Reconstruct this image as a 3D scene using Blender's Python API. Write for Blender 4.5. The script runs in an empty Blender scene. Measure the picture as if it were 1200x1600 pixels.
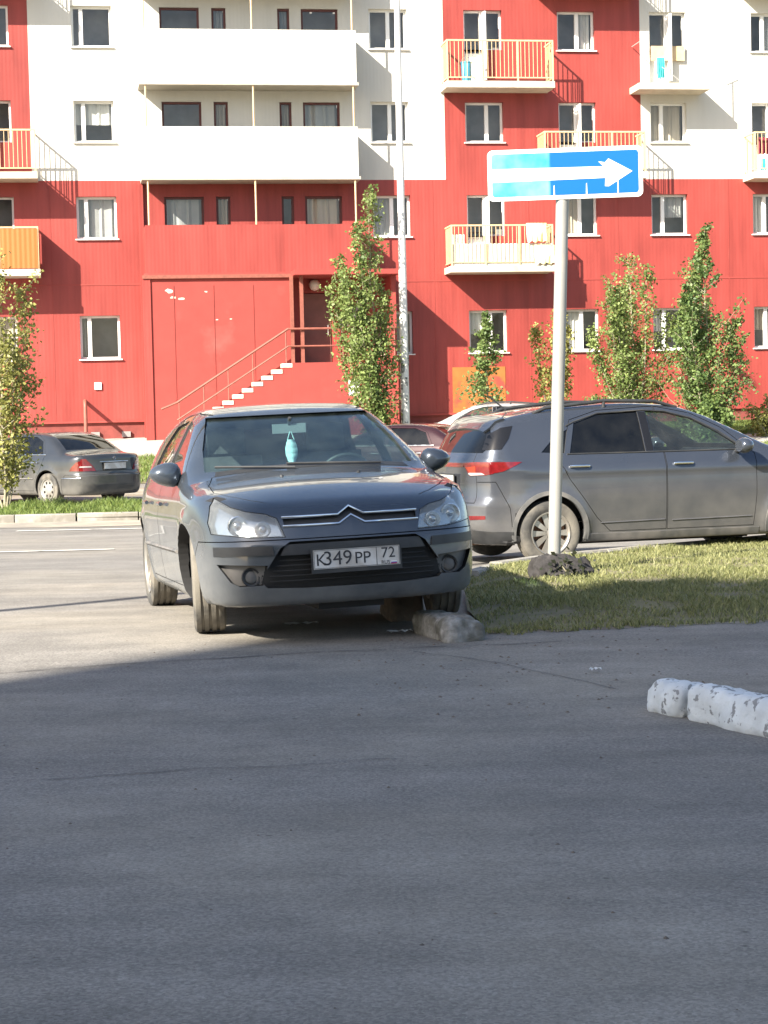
import bpy, bmesh, math, random
import numpy as np
from mathutils import Vector, Matrix

random.seed(7); RNG = np.random.default_rng(7)
R_ = math.radians
scene = bpy.context.scene
COL = scene.collection

# ------------------------------------------------------------------ camera
FPX, PITCH, ROLL, CAMH = 3000.0, math.atan(155/3000), 0.022, 1.40
_f = Vector((0, math.cos(PITCH), -math.sin(PITCH))); _r0 = Vector((1, 0, 0)); _u0 = _r0.cross(_f)
_r = _r0*math.cos(ROLL) - _u0*math.sin(ROLL); _u = _r0*math.sin(ROLL) + _u0*math.cos(ROLL)
cam_data = bpy.data.cameras.new('camera'); cam = bpy.data.objects.new('camera', cam_data); COL.objects.link(cam)
cam_data.sensor_fit = 'VERTICAL'; cam_data.sensor_height = 24.0; cam_data.lens = 24.0*FPX/1600
cam_data.clip_start = 0.1; cam_data.clip_end = 2000
cam.matrix_world = Matrix(((_r.x, _u.x, -_f.x, 0), (_r.y, _u.y, -_f.y, 0), (_r.z, _u.z, -_f.z, CAMH), (0, 0, 0, 1)))
scene.camera = cam

# ------------------------------------------------------------------ sky, sun, exposure
SUN_AZ, SUN_EL = 41.0, 34.0            # light travels 41 deg right of straight ahead
world = bpy.data.worlds.new('World'); scene.world = world; world.use_nodes = True
nt = world.node_tree; bg = nt.nodes['Background']
sky = nt.nodes.new('ShaderNodeTexSky'); sky.sky_type = 'NISHITA'; sky.sun_disc = False
sky.sun_elevation = R_(SUN_EL); sky.sun_rotation = R_(180+SUN_AZ); sky.air_density = 1.0; sky.dust_density = 1.5; sky.ozone_density = 1.0
nt.links.new(sky.outputs[0], bg.inputs[0]); bg.inputs[1].default_value = 0.067
sun_data = bpy.data.lights.new('sun', 'SUN'); sun_data.energy = 4.2; sun_data.angle = R_(0.53); sun_data.color = (1.0, 0.925, 0.80)
sun = bpy.data.objects.new('sun', sun_data); COL.objects.link(sun)
LDIR = Vector((math.sin(R_(SUN_AZ))*math.cos(R_(SUN_EL)), math.cos(R_(SUN_AZ))*math.cos(R_(SUN_EL)), -math.sin(R_(SUN_EL))))
sun.rotation_euler = LDIR.to_track_quat('-Z', 'Y').to_euler(); sun.location = (-30, -30, 40)
vs = scene.view_settings; vs.view_transform = 'Standard'; vs.look = 'None'; vs.gamma = 1.0; vs.use_curve_mapping = False
vs.exposure = 1.93

# ------------------------------------------------------------------ materials
def _nodes(name):
    m = bpy.data.materials.new(name); m.use_nodes = True
    n = m.node_tree.nodes; n.clear(); return m, n, m.node_tree.links
def _col(c): return (c[0], c[1], c[2], 1.0)
def pm(name, col, rough=.6, metal=0.0, var=.12, scale=6.0, bump=0.0, bscale=None, coat=0.0, spec=.5, col2=None, mask=None,
       stretch=(1, 1, 1), emit=None, lo=.42, hi=.58, detail=6.0):
    """procedural principled: fine value noise, an optional second colour laid on through a noise mask, bump"""
    m, n, l = _nodes(name)
    out = n.new('ShaderNodeOutputMaterial'); b = n.new('ShaderNodeBsdfPrincipled'); l.new(b.outputs[0], out.inputs[0])
    tc = n.new('ShaderNodeTexCoord'); mp = n.new('ShaderNodeMapping'); mp.inputs['Scale'].default_value = stretch
    l.new(tc.outputs['Object'], mp.inputs[0])
    nz = n.new('ShaderNodeTexNoise'); nz.inputs['Scale'].default_value = scale; nz.inputs['Detail'].default_value = detail
    l.new(mp.outputs[0], nz.inputs['Vector'])
    cr = n.new('ShaderNodeValToRGB'); e = cr.color_ramp.elements
    e[0].position, e[1].position = .3, .7
    e[0].color = _col([c*(1-var) for c in col]); e[1].color = _col([min(1, c*(1+var)) for c in col])
    l.new(nz.outputs[0], cr.inputs[0]); src = cr.outputs[0]
    if col2 is not None:
        n2 = n.new('ShaderNodeTexNoise'); n2.inputs['Scale'].default_value = mask or scale*.3; n2.inputs['Detail'].default_value = 8
        l.new(mp.outputs[0], n2.inputs['Vector'])
        r2 = n.new('ShaderNodeValToRGB'); r2.color_ramp.elements[0].position = lo; r2.color_ramp.elements[1].position = hi
        l.new(n2.outputs[0], r2.inputs[0])
        mx = n.new('ShaderNodeMix'); mx.data_type = 'RGBA'; l.new(r2.outputs[0], mx.inputs['Factor'])
        l.new(src, mx.inputs['A']); mx.inputs['B'].default_value = _col(col2); src = mx.outputs['Result']
    l.new(src, b.inputs['Base Color'])
    b.inputs['Roughness'].default_value = rough; b.inputs['Metallic'].default_value = metal
    b.inputs['Specular IOR Level'].default_value = spec; b.inputs['Coat Weight'].default_value = coat; b.inputs['Coat Roughness'].default_value = .06
    if bump:
        nb = n.new('ShaderNodeTexNoise'); nb.inputs['Scale'].default_value = bscale or scale*3; nb.inputs['Detail'].default_value = 6
        l.new(mp.outputs[0], nb.inputs['Vector'])
        bp = n.new('ShaderNodeBump'); bp.inputs['Strength'].default_value = bump; bp.inputs['Distance'].default_value = .01
        l.new(nb.outputs[0], bp.inputs['Height']); l.new(bp.outputs[0], b.inputs['Normal'])
    if emit: b.inputs['Emission Color'].default_value = _col(emit[0]); b.inputs['Emission Strength'].default_value = emit[1]
    return m
def glass_mat(name, tint=(.5, .55, .55), refl=1.0, rough=.01, film=0.0, filmcol=(.3, .3, .28), streak=0.0):
    """thin pane: tinted see-through plus fresnel mirror, with an optional dusty film"""
    m, n, l = _nodes(name)
    out = n.new('ShaderNodeOutputMaterial'); tr = n.new('ShaderNodeBsdfTransparent'); tr.inputs[0].default_value = _col(tint)
    gl = n.new('ShaderNodeBsdfGlossy'); gl.inputs['Roughness'].default_value = rough; gl.inputs[0].default_value = (refl, refl, refl, 1)
    lw = n.new('ShaderNodeLayerWeight'); lw.inputs[0].default_value = .5
    pw = n.new('ShaderNodeMath'); pw.operation = 'POWER'; l.new(lw.outputs['Facing'], pw.inputs[0]); pw.inputs[1].default_value = 4.5
    fr = n.new('ShaderNodeMath'); fr.operation = 'MULTIPLY_ADD'; l.new(pw.outputs[0], fr.inputs[0]); fr.inputs[1].default_value = .9; fr.inputs[2].default_value = .05
    mx = n.new('ShaderNodeMixShader'); l.new(fr.outputs[0], mx.inputs[0]); l.new(tr.outputs[0], mx.inputs[1]); l.new(gl.outputs[0], mx.inputs[2])
    last = mx.outputs[0]
    if film:
        df = n.new('ShaderNodeBsdfDiffuse'); df.inputs[0].default_value = _col(filmcol)
        tc = n.new('ShaderNodeTexCoord'); mp = n.new('ShaderNodeMapping'); mp.inputs['Scale'].default_value = (3, 3, .6) if streak else (2, 2, 2)
        nz = n.new('ShaderNodeTexNoise'); nz.inputs['Scale'].default_value = 3.0; nz.inputs['Detail'].default_value = 8
        l.new(tc.outputs['Object'], mp.inputs[0]); l.new(mp.outputs[0], nz.inputs['Vector'])
        mr = n.new('ShaderNodeMapRange'); mr.inputs['From Min'].default_value = .3; mr.inputs['From Max'].default_value = .75
        mr.inputs['To Min'].default_value = film*.35; mr.inputs['To Max'].default_value = film*1.6; l.new(nz.outputs[0], mr.inputs[0])
        m2 = n.new('ShaderNodeMixShader'); l.new(mr.outputs[0], m2.inputs[0]); l.new(last, m2.inputs[1]); l.new(df.outputs[0], m2.inputs[2]); last = m2.outputs[0]
    l.new(last, out.inputs[0]); return m
def leaf_mat(name, c1, c2, trans=.35):
    m, n, l = _nodes(name)
    out = n.new('ShaderNodeOutputMaterial'); b = n.new('ShaderNodeBsdfPrincipled'); t = n.new('ShaderNodeBsdfTranslucent')
    at_ = n.new('ShaderNodeAttribute'); at_.attribute_name = 'tone'
    cr = n.new('ShaderNodeValToRGB'); cr.color_ramp.elements[0].color = _col(c1); cr.color_ramp.elements[1].color = _col(c2)
    l.new(at_.outputs['Fac'], cr.inputs[0]); l.new(cr.outputs[0], b.inputs['Base Color']); l.new(cr.outputs[0], t.inputs[0])
    b.inputs['Roughness'].default_value = .5; b.inputs['Specular IOR Level'].default_value = .35
    mx = n.new('ShaderNodeMixShader'); mx.inputs[0].default_value = trans
    l.new(b.outputs[0], mx.inputs[1]); l.new(t.outputs[0], mx.inputs[2]); l.new(mx.outputs[0], out.inputs[0]); return m
def ribbed_mat(name, col, period=.11, strength=.35, rough=.55, streak=.10):
    """painted profiled steel sheet: vertical ribs in relief, faint dirt runs and faded patches"""
    m, n, l = _nodes(name)
    out = n.new('ShaderNodeOutputMaterial'); b = n.new('ShaderNodeBsdfPrincipled'); l.new(b.outputs[0], out.inputs[0])
    tc = n.new('ShaderNodeTexCoord'); mp = n.new('ShaderNodeMapping'); mp.inputs['Scale'].default_value = (2.2, 2.2, .25)
    l.new(tc.outputs['Object'], mp.inputs[0])
    nz = n.new('ShaderNodeTexNoise'); nz.inputs['Scale'].default_value = 1.6; nz.inputs['Detail'].default_value = 9; l.new(mp.outputs[0], nz.inputs['Vector'])
    n2 = n.new('ShaderNodeTexNoise'); n2.inputs['Scale'].default_value = .35; n2.inputs['Detail'].default_value = 3; l.new(tc.outputs['Object'], n2.inputs['Vector'])
    ad = n.new('ShaderNodeMath'); ad.operation = 'ADD'; l.new(nz.outputs[0], ad.inputs[0]); l.new(n2.outputs[0], ad.inputs[1])
    mr = n.new('ShaderNodeMapRange'); mr.inputs['From Min'].default_value = .65; mr.inputs['From Max'].default_value = 1.35; l.new(ad.outputs[0], mr.inputs[0])
    cr = n.new('ShaderNodeValToRGB'); cr.color_ramp.elements[0].color = _col([c*(1-streak*1.5) for c in col]); cr.color_ramp.elements[1].color = _col([min(1, c*(1+streak)+streak*.04) for c in col])
    l.new(mr.outputs[0], cr.inputs[0]); l.new(cr.outputs[0], b.inputs['Base Color']); b.inputs['Roughness'].default_value = rough
    wv = n.new('ShaderNodeTexWave'); wv.bands_direction = 'X'; wv.inputs['Scale'].default_value = .314/period; wv.inputs['Distortion'].default_value = 0
    l.new(tc.outputs['Object'], wv.inputs['Vector'])
    bp = n.new('ShaderNodeBump'); bp.inputs['Strength'].default_value = strength; bp.inputs['Distance'].default_value = .012
    l.new(wv.outputs['Fac'], bp.inputs['Height']); l.new(bp.outputs[0], b.inputs['Normal']); return m
def paint_mat(name, col, dust=(.30, .28, .25), dustlow=.55, dusttop=.12, metal=.55, rough=.34, z0=.25, z1=.85):
    """car paint under a layer of road dust that thins out upwards"""
    m, n, l = _nodes(name)
    out = n.new('ShaderNodeOutputMaterial'); b = n.new('ShaderNodeBsdfPrincipled')
    b.inputs['Base Color'].default_value = _col(col); b.inputs['Metallic'].default_value = metal; b.inputs['Roughness'].default_value = rough
    b.inputs['Coat Weight'].default_value = .9; b.inputs['Coat Roughness'].default_value = .035
    d = n.new('ShaderNodeBsdfDiffuse'); d.inputs[0].default_value = _col(dust)
    tc = n.new('ShaderNodeTexCoord'); sp = n.new('ShaderNodeSeparateXYZ'); l.new(tc.outputs['Object'], sp.inputs[0])
    mr = n.new('ShaderNodeMapRange'); mr.inputs['From Min'].default_value = z0; mr.inputs['From Max'].default_value = z1
    mr.inputs['To Min'].default_value = dustlow; mr.inputs['To Max'].default_value = dusttop; l.new(sp.outputs[2], mr.inputs[0])
    nz = n.new('ShaderNodeTexNoise'); nz.inputs['Scale'].default_value = 3.5; nz.inputs['Detail'].default_value = 10; l.new(tc.outputs['Object'], nz.inputs['Vector'])
    m2 = n.new('ShaderNodeMapRange'); m2.inputs['From Min'].default_value = .3; m2.inputs['From Max'].default_value = .7
    m2.inputs['To Min'].default_value = .6; m2.inputs['To Max'].default_value = 1.4; l.new(nz.outputs[0], m2.inputs[0])
    mu = n.new('ShaderNodeMath'); mu.operation = 'MULTIPLY'; mu.use_clamp = True; l.new(mr.outputs[0], mu.inputs[0]); l.new(m2.outputs[0], mu.inputs[1])
    mx = n.new('ShaderNodeMixShader'); l.new(mu.outputs[0], mx.inputs[0]); l.new(b.outputs[0], mx.inputs[1]); l.new(d.outputs[0], mx.inputs[2]); l.new(mx.outputs[0], out.inputs[0])
    return m
def asphalt_mat(name, col, sand, lo=.5, hi=.75, mask=.35, speck=.22):
    m, n, l = _nodes(name)
    out = n.new('ShaderNodeOutputMaterial'); b = n.new('ShaderNodeBsdfPrincipled'); l.new(b.outputs[0], out.inputs[0])
    tc = n.new('ShaderNodeTexCoord')
    def noise(s, d, rough=.5):
        k = n.new('ShaderNodeTexNoise'); k.inputs['Scale'].default_value = s; k.inputs['Detail'].default_value = d; k.inputs['Roughness'].default_value = rough
        l.new(tc.outputs['Object'], k.inputs['Vector']); return k
    big = noise(mask, 9, .62); fine = noise(70, 3, .7); mid = noise(3.0, 6, .6)
    cr = n.new('ShaderNodeValToRGB'); e = cr.color_ramp.elements; e[0].position, e[1].position = .32, .72
    e[0].color = _col([c*(1-speck*1.3) for c in col]); e[1].color = _col([c*(1+speck) for c in col]); l.new(fine.outputs[0], cr.inputs[0])
    r2 = n.new('ShaderNodeValToRGB'); r2.color_ramp.elements[0].position = lo; r2.color_ramp.elements[1].position = hi; l.new(big.outputs[0], r2.inputs[0])
    mx = n.new('ShaderNodeMix'); mx.data_type = 'RGBA'; l.new(r2.outputs[0], mx.inputs['Factor']); l.new(cr.outputs[0], mx.inputs['A']); mx.inputs['B'].default_value = _col(sand)
    r3 = n.new('ShaderNodeValToRGB'); r3.color_ramp.elements[0].position = .3; r3.color_ramp.elements[1].position = .7
    r3.color_ramp.elements[0].color = (.86, .86, .86, 1); r3.color_ramp.elements[1].color = (1.08, 1.08, 1.08, 1); l.new(mid.outputs[0], r3.inputs[0])
    mm = n.new('ShaderNodeMix'); mm.data_type = 'RGBA'; mm.blend_type = 'MULTIPLY'; mm.inputs['Factor'].default_value = 1
    l.new(mx.outputs['Result'], mm.inputs['A']); l.new(r3.outputs[0], mm.inputs['B'])
    # scattered dark specks: oil drops, pits, twigs
    vo = n.new('ShaderNodeTexVoronoi'); vo.inputs['Scale'].default_value = 5.5; vo.inputs['Randomness'].default_value = 1.0; l.new(tc.outputs['Object'], vo.inputs['Vector'])
    vr = n.new('ShaderNodeValToRGB'); vr.color_ramp.elements[0].position = .035; vr.color_ramp.elements[1].position = .085
    vr.color_ramp.elements[0].color = (.5, .5, .5, 1); vr.color_ramp.elements[1].color = (1, 1, 1, 1); l.new(vo.outputs['Distance'], vr.inputs[0])
    m3 = n.new('ShaderNodeMix'); m3.data_type = 'RGBA'; m3.blend_type = 'MULTIPLY'; m3.inputs['Factor'].default_value = .8
    l.new(mm.outputs['Result'], m3.inputs['A']); l.new(vr.outputs[0], m3.inputs['B'])
    # crushed-stone aggregate: every chip its own tone; broad dark stains and pale worn tracks
    ag = n.new('ShaderNodeTexVoronoi'); ag.inputs['Scale'].default_value = 120; l.new(tc.outputs['Object'], ag.inputs['Vector'])
    sx_ = n.new('ShaderNodeSeparateColor'); l.new(ag.outputs['Color'], sx_.inputs[0])
    ar = n.new('ShaderNodeMapRange'); ar.inputs['To Min'].default_value = .80; ar.inputs['To Max'].default_value = 1.19; l.new(sx_.outputs[0], ar.inputs[0])
    m4 = n.new('ShaderNodeVectorMath'); m4.operation = 'SCALE'; l.new(m3.outputs['Result'], m4.inputs[0]); l.new(ar.outputs[0], m4.inputs['Scale'])
    mp2 = n.new('ShaderNodeMapping'); mp2.inputs['Scale'].default_value = (.35, 1.5, 1); mp2.inputs['Rotation'].default_value = (0, 0, .22); l.new(tc.outputs['Object'], mp2.inputs[0])
    st = n.new('ShaderNodeTexNoise'); st.inputs['Scale'].default_value = 1.3; st.inputs['Detail'].default_value = 7; st.inputs['Roughness'].default_value = .6; l.new(mp2.outputs[0], st.inputs['Vector'])
    sr_ = n.new('ShaderNodeMapRange'); sr_.inputs['From Min'].default_value = .3; sr_.inputs['From Max'].default_value = .7; sr_.inputs['To Min'].default_value = .80; sr_.inputs['To Max'].default_value = 1.16; l.new(st.outputs[0], sr_.inputs[0])
    m5 = n.new('ShaderNodeVectorMath'); m5.operation = 'SCALE'; l.new(m4.outputs[0], m5.inputs[0]); l.new(sr_.outputs[0], m5.inputs['Scale'])
    l.new(m5.outputs[0], b.inputs['Base Color']); b.inputs['Roughness'].default_value = .85; b.inputs['Specular IOR Level'].default_value = .25
    bp = n.new('ShaderNodeBump'); bp.inputs['Strength'].default_value = .5; bp.inputs['Distance'].default_value = .006
    l.new(fine.outputs[0], bp.inputs['Height']); l.new(bp.outputs[0], b.inputs['Normal']); return m

# ------------------------------------------------------------------ mesh helpers
def link(name, me, mat=None, parent=None, smooth=False):
    if mat is not None and not me.materials: me.materials.append(mat)
    if smooth: me.polygons.foreach_set('use_smooth', [True]*len(me.polygons))
    o = bpy.data.objects.new(name, me); COL.objects.link(o)
    if parent is not None: o.parent = parent
    return o
def tag(o, label, cat, group=None):
    o['label'] = label; o['category'] = cat
    if group: o['group'] = group
    return o
def thing(name, label, cat, loc=(0, 0, 0), rz=0.0, group=None):
    o = bpy.data.objects.new(name, None); COL.objects.link(o); o.location = loc; o.rotation_euler = (0, 0, rz)
    o.empty_display_size = .2; return tag(o, label, cat, group)
def struct(o): o['kind'] = 'structure'; return o
class MB:
    """collects shapes for one mesh"""
    def __init__(s): s.v = []; s.f = []
    def add(s, vs, fs):
        k = len(s.v); s.v += [tuple(p) for p in vs]; s.f += [tuple(i+k for i in q) for q in fs]; return s
    def box(s, x0, x1, y0, y1, z0, z1):
        return s.add([(x0, y0, z0), (x1, y0, z0), (x1, y1, z0), (x0, y1, z0), (x0, y0, z1), (x1, y0, z1), (x1, y1, z1), (x0, y1, z1)],
                     [(0, 3, 2, 1), (4, 5, 6, 7), (0, 1, 5, 4), (1, 2, 6, 5), (2, 3, 7, 6), (3, 0, 4, 7)])
    def tube(s, pts, r, n=8, cap=True):
        pts = [Vector(p) for p in pts]; rs = r if isinstance(r, (list, tuple)) else [r]*len(pts); rings = []
        up = None
        for i, p in enumerate(pts):
            d = (pts[min(i+1, len(pts)-1)] - pts[max(i-1, 0)]).normalized()
            if up is None: up = Vector((0, 0, 1)) if abs(d.z) < .9 else Vector((1, 0, 0))
            a = d.cross(up)
            a = a.normalized() if a.length > 1e-6 else Vector((1, 0, 0)); b = d.cross(a); up = -b if False else a.cross(d)
            rings.append([p + a*(rs[i]*math.cos(t*2*math.pi/n)) + b*(rs[i]*math.sin(t*2*math.pi/n)) for t in range(n)])
        vs = [q for ring in rings for q in ring]; fs = []
        for i in range(len(pts)-1):
            for t in range(n): fs.append((i*n+t, i*n+(t+1) % n, (i+1)*n+(t+1) % n, (i+1)*n+t))
        if cap: fs += [tuple(range(n-1, -1, -1)), tuple(range((len(pts)-1)*n, len(pts)*n))]
        return s.add(vs, fs)
    def lathe(s, prof, n=32, axis='y', c=(0, 0, 0), closed=False):
        """prof: (radius, along) pairs turned round the axis"""
        vs = []; m = len(prof)
        for t in range(n):
            a = 2*math.pi*t/n
            for r, h in prof:
                p = {'y': (r*math.cos(a), h, r*math.sin(a)), 'z': (r*math.cos(a), r*math.sin(a), h), 'x': (h, r*math.cos(a), r*math.sin(a))}[axis]
                vs.append((p[0]+c[0], p[1]+c[1], p[2]+c[2]))
        fs = []
        for t in range(n):
            u = (t+1) % n
            for i in range(m if closed else m-1):
                j = (i+1) % m; fs.append((t*m+i, t*m+j, u*m+j, u*m+i))
        return s.add(vs, fs)
    def prism(s, poly, axis, lo, hi):
        k = len(poly)
        def P(a, b, c): return {'x': (c, a, b), 'y': (a, c, b), 'z': (a, b, c)}[axis]
        vs = [P(a, b, lo) for a, b in poly] + [P(a, b, hi) for a, b in poly]
        fs = [tuple(range(k-1, -1, -1)), tuple(range(k, 2*k))] + [(i, (i+1) % k, k+(i+1) % k, k+i) for i in range(k)]
        return s.add(vs, fs)
    def mesh(s, name='m', fix=False):
        me = bpy.data.meshes.new(name); me.from_pydata(s.v, [], s.f); me.validate()
        if fix:
            bm = bmesh.new(); bm.from_mesh(me); bmesh.ops.recalc_face_normals(bm, faces=bm.faces); bm.to_mesh(me); bm.free()
        return me
    def build(s, name, mat, parent=None, smooth=None, fix=True):
        me = s.mesh(name, fix); o = link(name, me, mat, parent)
        if smooth is not None:
            me.polygons.foreach_set('use_smooth', [True]*len(me.polygons)); me.set_sharp_from_angle(angle=R_(smooth))
        return o
def grid_poly(poly, sx, sy):
    """2-D polygon cut along a grid -> (verts, faces)"""
    bm = bmesh.new(); bm.faces.new([bm.verts.new((a, b, 0)) for a, b in poly])
    for ax, st in ((0, sx), (1, sy)):
        lo = min(p[ax] for p in poly); hi = max(p[ax] for p in poly); k = math.ceil(lo/st+1e-6)
        while k*st < hi-1e-6:
            co = [0, 0, 0]; no = [0, 0, 0]; co[ax] = k*st; no[ax] = 1
            bmesh.ops.bisect_plane(bm, geom=bm.verts[:]+bm.edges[:]+bm.faces[:], plane_co=co, plane_no=no); k += 1
    bmesh.ops.triangulate(bm, faces=[f for f in bm.faces if len(f.verts) > 4])
    bm.verts.ensure_lookup_table(); v = np.array([q.co[:2] for q in bm.verts]); f = [[w.index for w in q.verts] for q in bm.faces]
    bm.free(); return v, f
def pchip(xs, ys):
    xs = np.array(xs, float); ys = np.array(ys, float); h = np.diff(xs); d = np.diff(ys)/h; m = np.zeros_like(ys)
    m[0], m[-1] = d[0], d[-1]
    for i in range(1, len(xs)-1):
        if d[i-1]*d[i] > 0:
            w1, w2 = 2*h[i]+h[i-1], h[i]+2*h[i-1]; m[i] = (w1+w2)/(w1/d[i-1]+w2/d[i])
    def ev(x):
        x = np.clip(x, xs[0], xs[-1]); i = np.clip(np.searchsorted(xs, x)-1, 0, len(xs)-2)
        t = (x-xs[i])/h[i]; a = t*t*(3-2*t)
        return ys[i]*(1-a) + ys[i+1]*a + h[i]*(m[i]*t*(1-t)**2 - m[i+1]*t*t*(1-t))
    return ev
# ================================================================== THE SETTING
_gy = [-200, 0, 9, 12, 14.8, 19, 24, 30, 42, 57, 400]; _gz = [0, 0, .02, .045, -.03, -.10, -.20, -.25, -.25, .85, .9]
def gz(x, y): return np.interp(y, _gy, _gz)
def sheet(name, poly, off, mat, step=1.0, extra=None, kind='structure'):
    v, f = grid_poly(poly, step*3, step)
    z = gz(v[:, 0], v[:, 1]) + off
    if extra is not None: z = z + extra(v[:, 0], v[:, 1])
    me = bpy.data.meshes.new(name); me.from_pydata(np.column_stack([v, z]).tolist(), [], f)
    o = link(name, me, mat, None, True); o['kind'] = kind; return o
m_asph = asphalt_mat('yard asphalt', (.226, .211, .190), (.30, .27, .222), .44, .72, .30, .24)
m_road = asphalt_mat('road asphalt', (.20, .19, .175), (.25, .23, .195), .45, .7, .22, .12)
m_dirt = pm('bare soil', (.20, .165, .12), .95, var=.25, scale=5, bump=.4, bscale=30, col2=(.28, .25, .2), mask=1.2)
m_sand = pm('drifted sand', (.34, .295, .23), .95, var=.16, scale=9, bump=.25, bscale=60, col2=(.24, .215, .18), mask=1.6)
m_pave = pm('pale pavement', (.36, .34, .30), .9, var=.12, scale=4, bump=.2, bscale=40)
m_turf = pm('turf soil', (.17, .15, .085), .95, var=.35, scale=7, bump=.5, bscale=40, col2=(.17, .15, .075), mask=1.5)
m_line = pm('worn road paint', (.62, .60, .55), .8, var=.12, scale=14, col2=(.24, .225, .2), mask=5, lo=.56, hi=.66)
m_conc = pm('weathered concrete', (.28, .265, .235), .9, var=.22, scale=9, bump=.5, bscale=35, col2=(.19, .175, .15), mask=3)
sheet('ground', [(-180, -120), (180, -120), (180, 200), (-180, 200)], -.03, m_dirt, 4.0)
sheet('yard', [(-60, -60), (60, -60), (60, 17.2), (-60, 17.2)], 0, m_asph, 1.0)
sheet('road', [(-90, 17.2), (90, 17.2), (90, 31.0), (-90, 31.0)], 0, m_road, 1.0)
sheet('parking_pad', [(-60, 35.2), (60, 35.2), (60, 44.0), (-60, 44.0)], 0, m_road, 1.0)
sheet('pavement', [(-60, 50.6), (60, 50.6), (60, 53.4), (-60, 53.4)], .006, m_pave, .8)
sheet('house_apron', [(-30, 53.4), (3.2, 53.4), (3.2, 66), (-30, 66)], .004, m_pave, .8)
struct(sheet('sand_drift', [(-30, 29.35), (-14, 29.25), (-6, 29.5), (-4.6, 29.2), (-3, 29.55), (0, 29.3), (9, 29.5), (30, 29.3), (30, 31.0), (-30, 31.0)], .006, m_sand, .4))
# painted lines
def line_sheet(a, b, w, off=.008):
    d = Vector((b[0]-a[0], b[1]-a[1])); p = Vector((-d.y, d.x)).normalized()*w/2
    o = sheet('road_marking', [(a[0]-p.x, a[1]-p.y), (b[0]-p.x, b[1]-p.y), (b[0]+p.x, b[1]+p.y), (a[0]+p.x, a[1]+p.y)], off, m_line, .6); return o
line_sheet((-5.45, 28.40), (8, 28.5), .17); line_sheet((-30, 28.1), (-8.6, 28.3), .17)
line_sheet((-9.3, 22.78), (-3.28, 23.22), .17); line_sheet((-18, 22.1), (-12, 22.55), .17); line_sheet((2.8, 23.65), (8.8, 24.1), .17)
# asphalt seams and cracks: narrow sunk-looking tar lines lying on the yard
m_tar = pm('crack tar', (.075, .072, .068), .95, var=.2, scale=20)
def crack(pts, w, seed):
    rr = random.Random(seed); L, Rr = [], []
    fine = []
    for (a, b) in zip(pts[:-1], pts[1:]):
        k = max(2, int(math.dist(a, b)/.07))
        fine += [(a[0]+(b[0]-a[0])*i/k, a[1]+(b[1]-a[1])*i/k) for i in range(k)]
    off = 0
    for i, (x, y) in enumerate(fine):
        off = off*.85 + rr.uniform(-.02, .02); ww = w*rr.uniform(.35, 1.25)
        L.append((x, y+off-ww)); Rr.append((x, y+off+ww))
    mb = MB(); vs = [(x, y, float(gz(x, y))+.004) for x, y in L+Rr]; k = len(L)
    mb.add(vs, [(i, i+1, k+i+1, k+i) for i in range(k-1)])
    return struct(mb.build('asphalt_crack', m_tar))
crack([(-2.5, 10.2), (-1.45, 10.62), (-.2, 10.95), (1.1, 11.2)], .007, 3)
crack([(-2.2, 7.1), (-1.49, 7.28), (-.78, 7.48), (.1, 7.62)], .0035, 5)
crack([(.15, 10.9), (.6, 10.4), (.95, 9.7), (1.15, 9.3)], .007, 8)
m_patch = asphalt_mat('patched asphalt', (.17, .167, .163), (.2, .19, .18), .5, .8, .5, .14)
#sheet('asphalt_patch', [(-.4, 4.55), (.1, 4.5), (.5, 4.62), (1.3, 4.75), (1.4, 5.3), (.6, 5.12), (.2, 5.0), (-.3, 4.86)], .004, m_patch, .3)

# grass: the island by the sign, the far verge, the bank and the lawn under the wall
def island_rise(x, y):
    yn = np.interp(x, [.5, .95, 2.4, 6, 14], [11.6, 11.75, 12.0, 13.0, 15.5]); k = np.clip((y-yn)/1.0, 0, 1)
    return (np.clip((x-.35)*.12, 0, .06) + np.clip((y-12.5)*.012, 0, .05))*k*k*(3-2*k)
ISL = [(.62, 11.62), (.95, 11.75), (1.5, 11.85), (2.4, 12.0), (3.6, 12.3), (6, 13.0), (14, 15.5), (14, 29.0), (6.5, 22.6), (4.04, 20.12), (2.6, 18.62), (1.58, 17.52), (.98, 16.6), (.72, 15.9), (.60, 14.5), (.55, 13)]
ISL_B = [(p[0], min(p[1], 26.5)) for p in ISL]
sheet('grass_island', ISL_B, .004, m_turf, .5, island_rise)
_rf = random.Random(9); _x = .45; _lo, _hi = [], []
while _x < 6.2:
    _yn = float(np.interp(_x, [.5, .95, 2.4, 6, 14], [11.6, 11.75, 12.0, 13.0, 15.5])); _lo.append((_x, _yn-_rf.uniform(.02, .16))); _hi.append((_x, _yn+.12)); _x += _rf.uniform(.06, .14)
sheet('dirt_fringe', _lo+_hi[::-1], .002, m_dirt, .6)
p = np.array([(a+_rf.uniform(-.05, .05), b+_rf.uniform(-.03, .14)) for a, b in _lo for _ in range(38)])
FRINGE = p
sheet('verge', [(-60, 31.15), (60, 31.15), (60, 35.2), (-60, 35.2)], .06, m_turf, .8)
sheet('grass_bank', [(-60, 44.0), (60, 44.0), (60, 50.6), (-60, 50.6)], .01, m_turf, .8)
sheet('lawn', [(3.2, 53.4), (60, 53.4), (60, 70), (3.2, 70)], .01, m_turf, .8)
def inpoly(x, y, poly):
    ins = np.zeros(len(x), bool); n = len(poly)
    for i in range(n):
        x0, y0 = poly[i]; x1, y1 = poly[(i+1) % n]
        c = ((y0 > y) != (y1 > y)) & (x < (x1-x0)*(y-y0)/((y1-y0) if y1 != y0 else 1e-9)+x0); ins ^= c
    return ins
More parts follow.
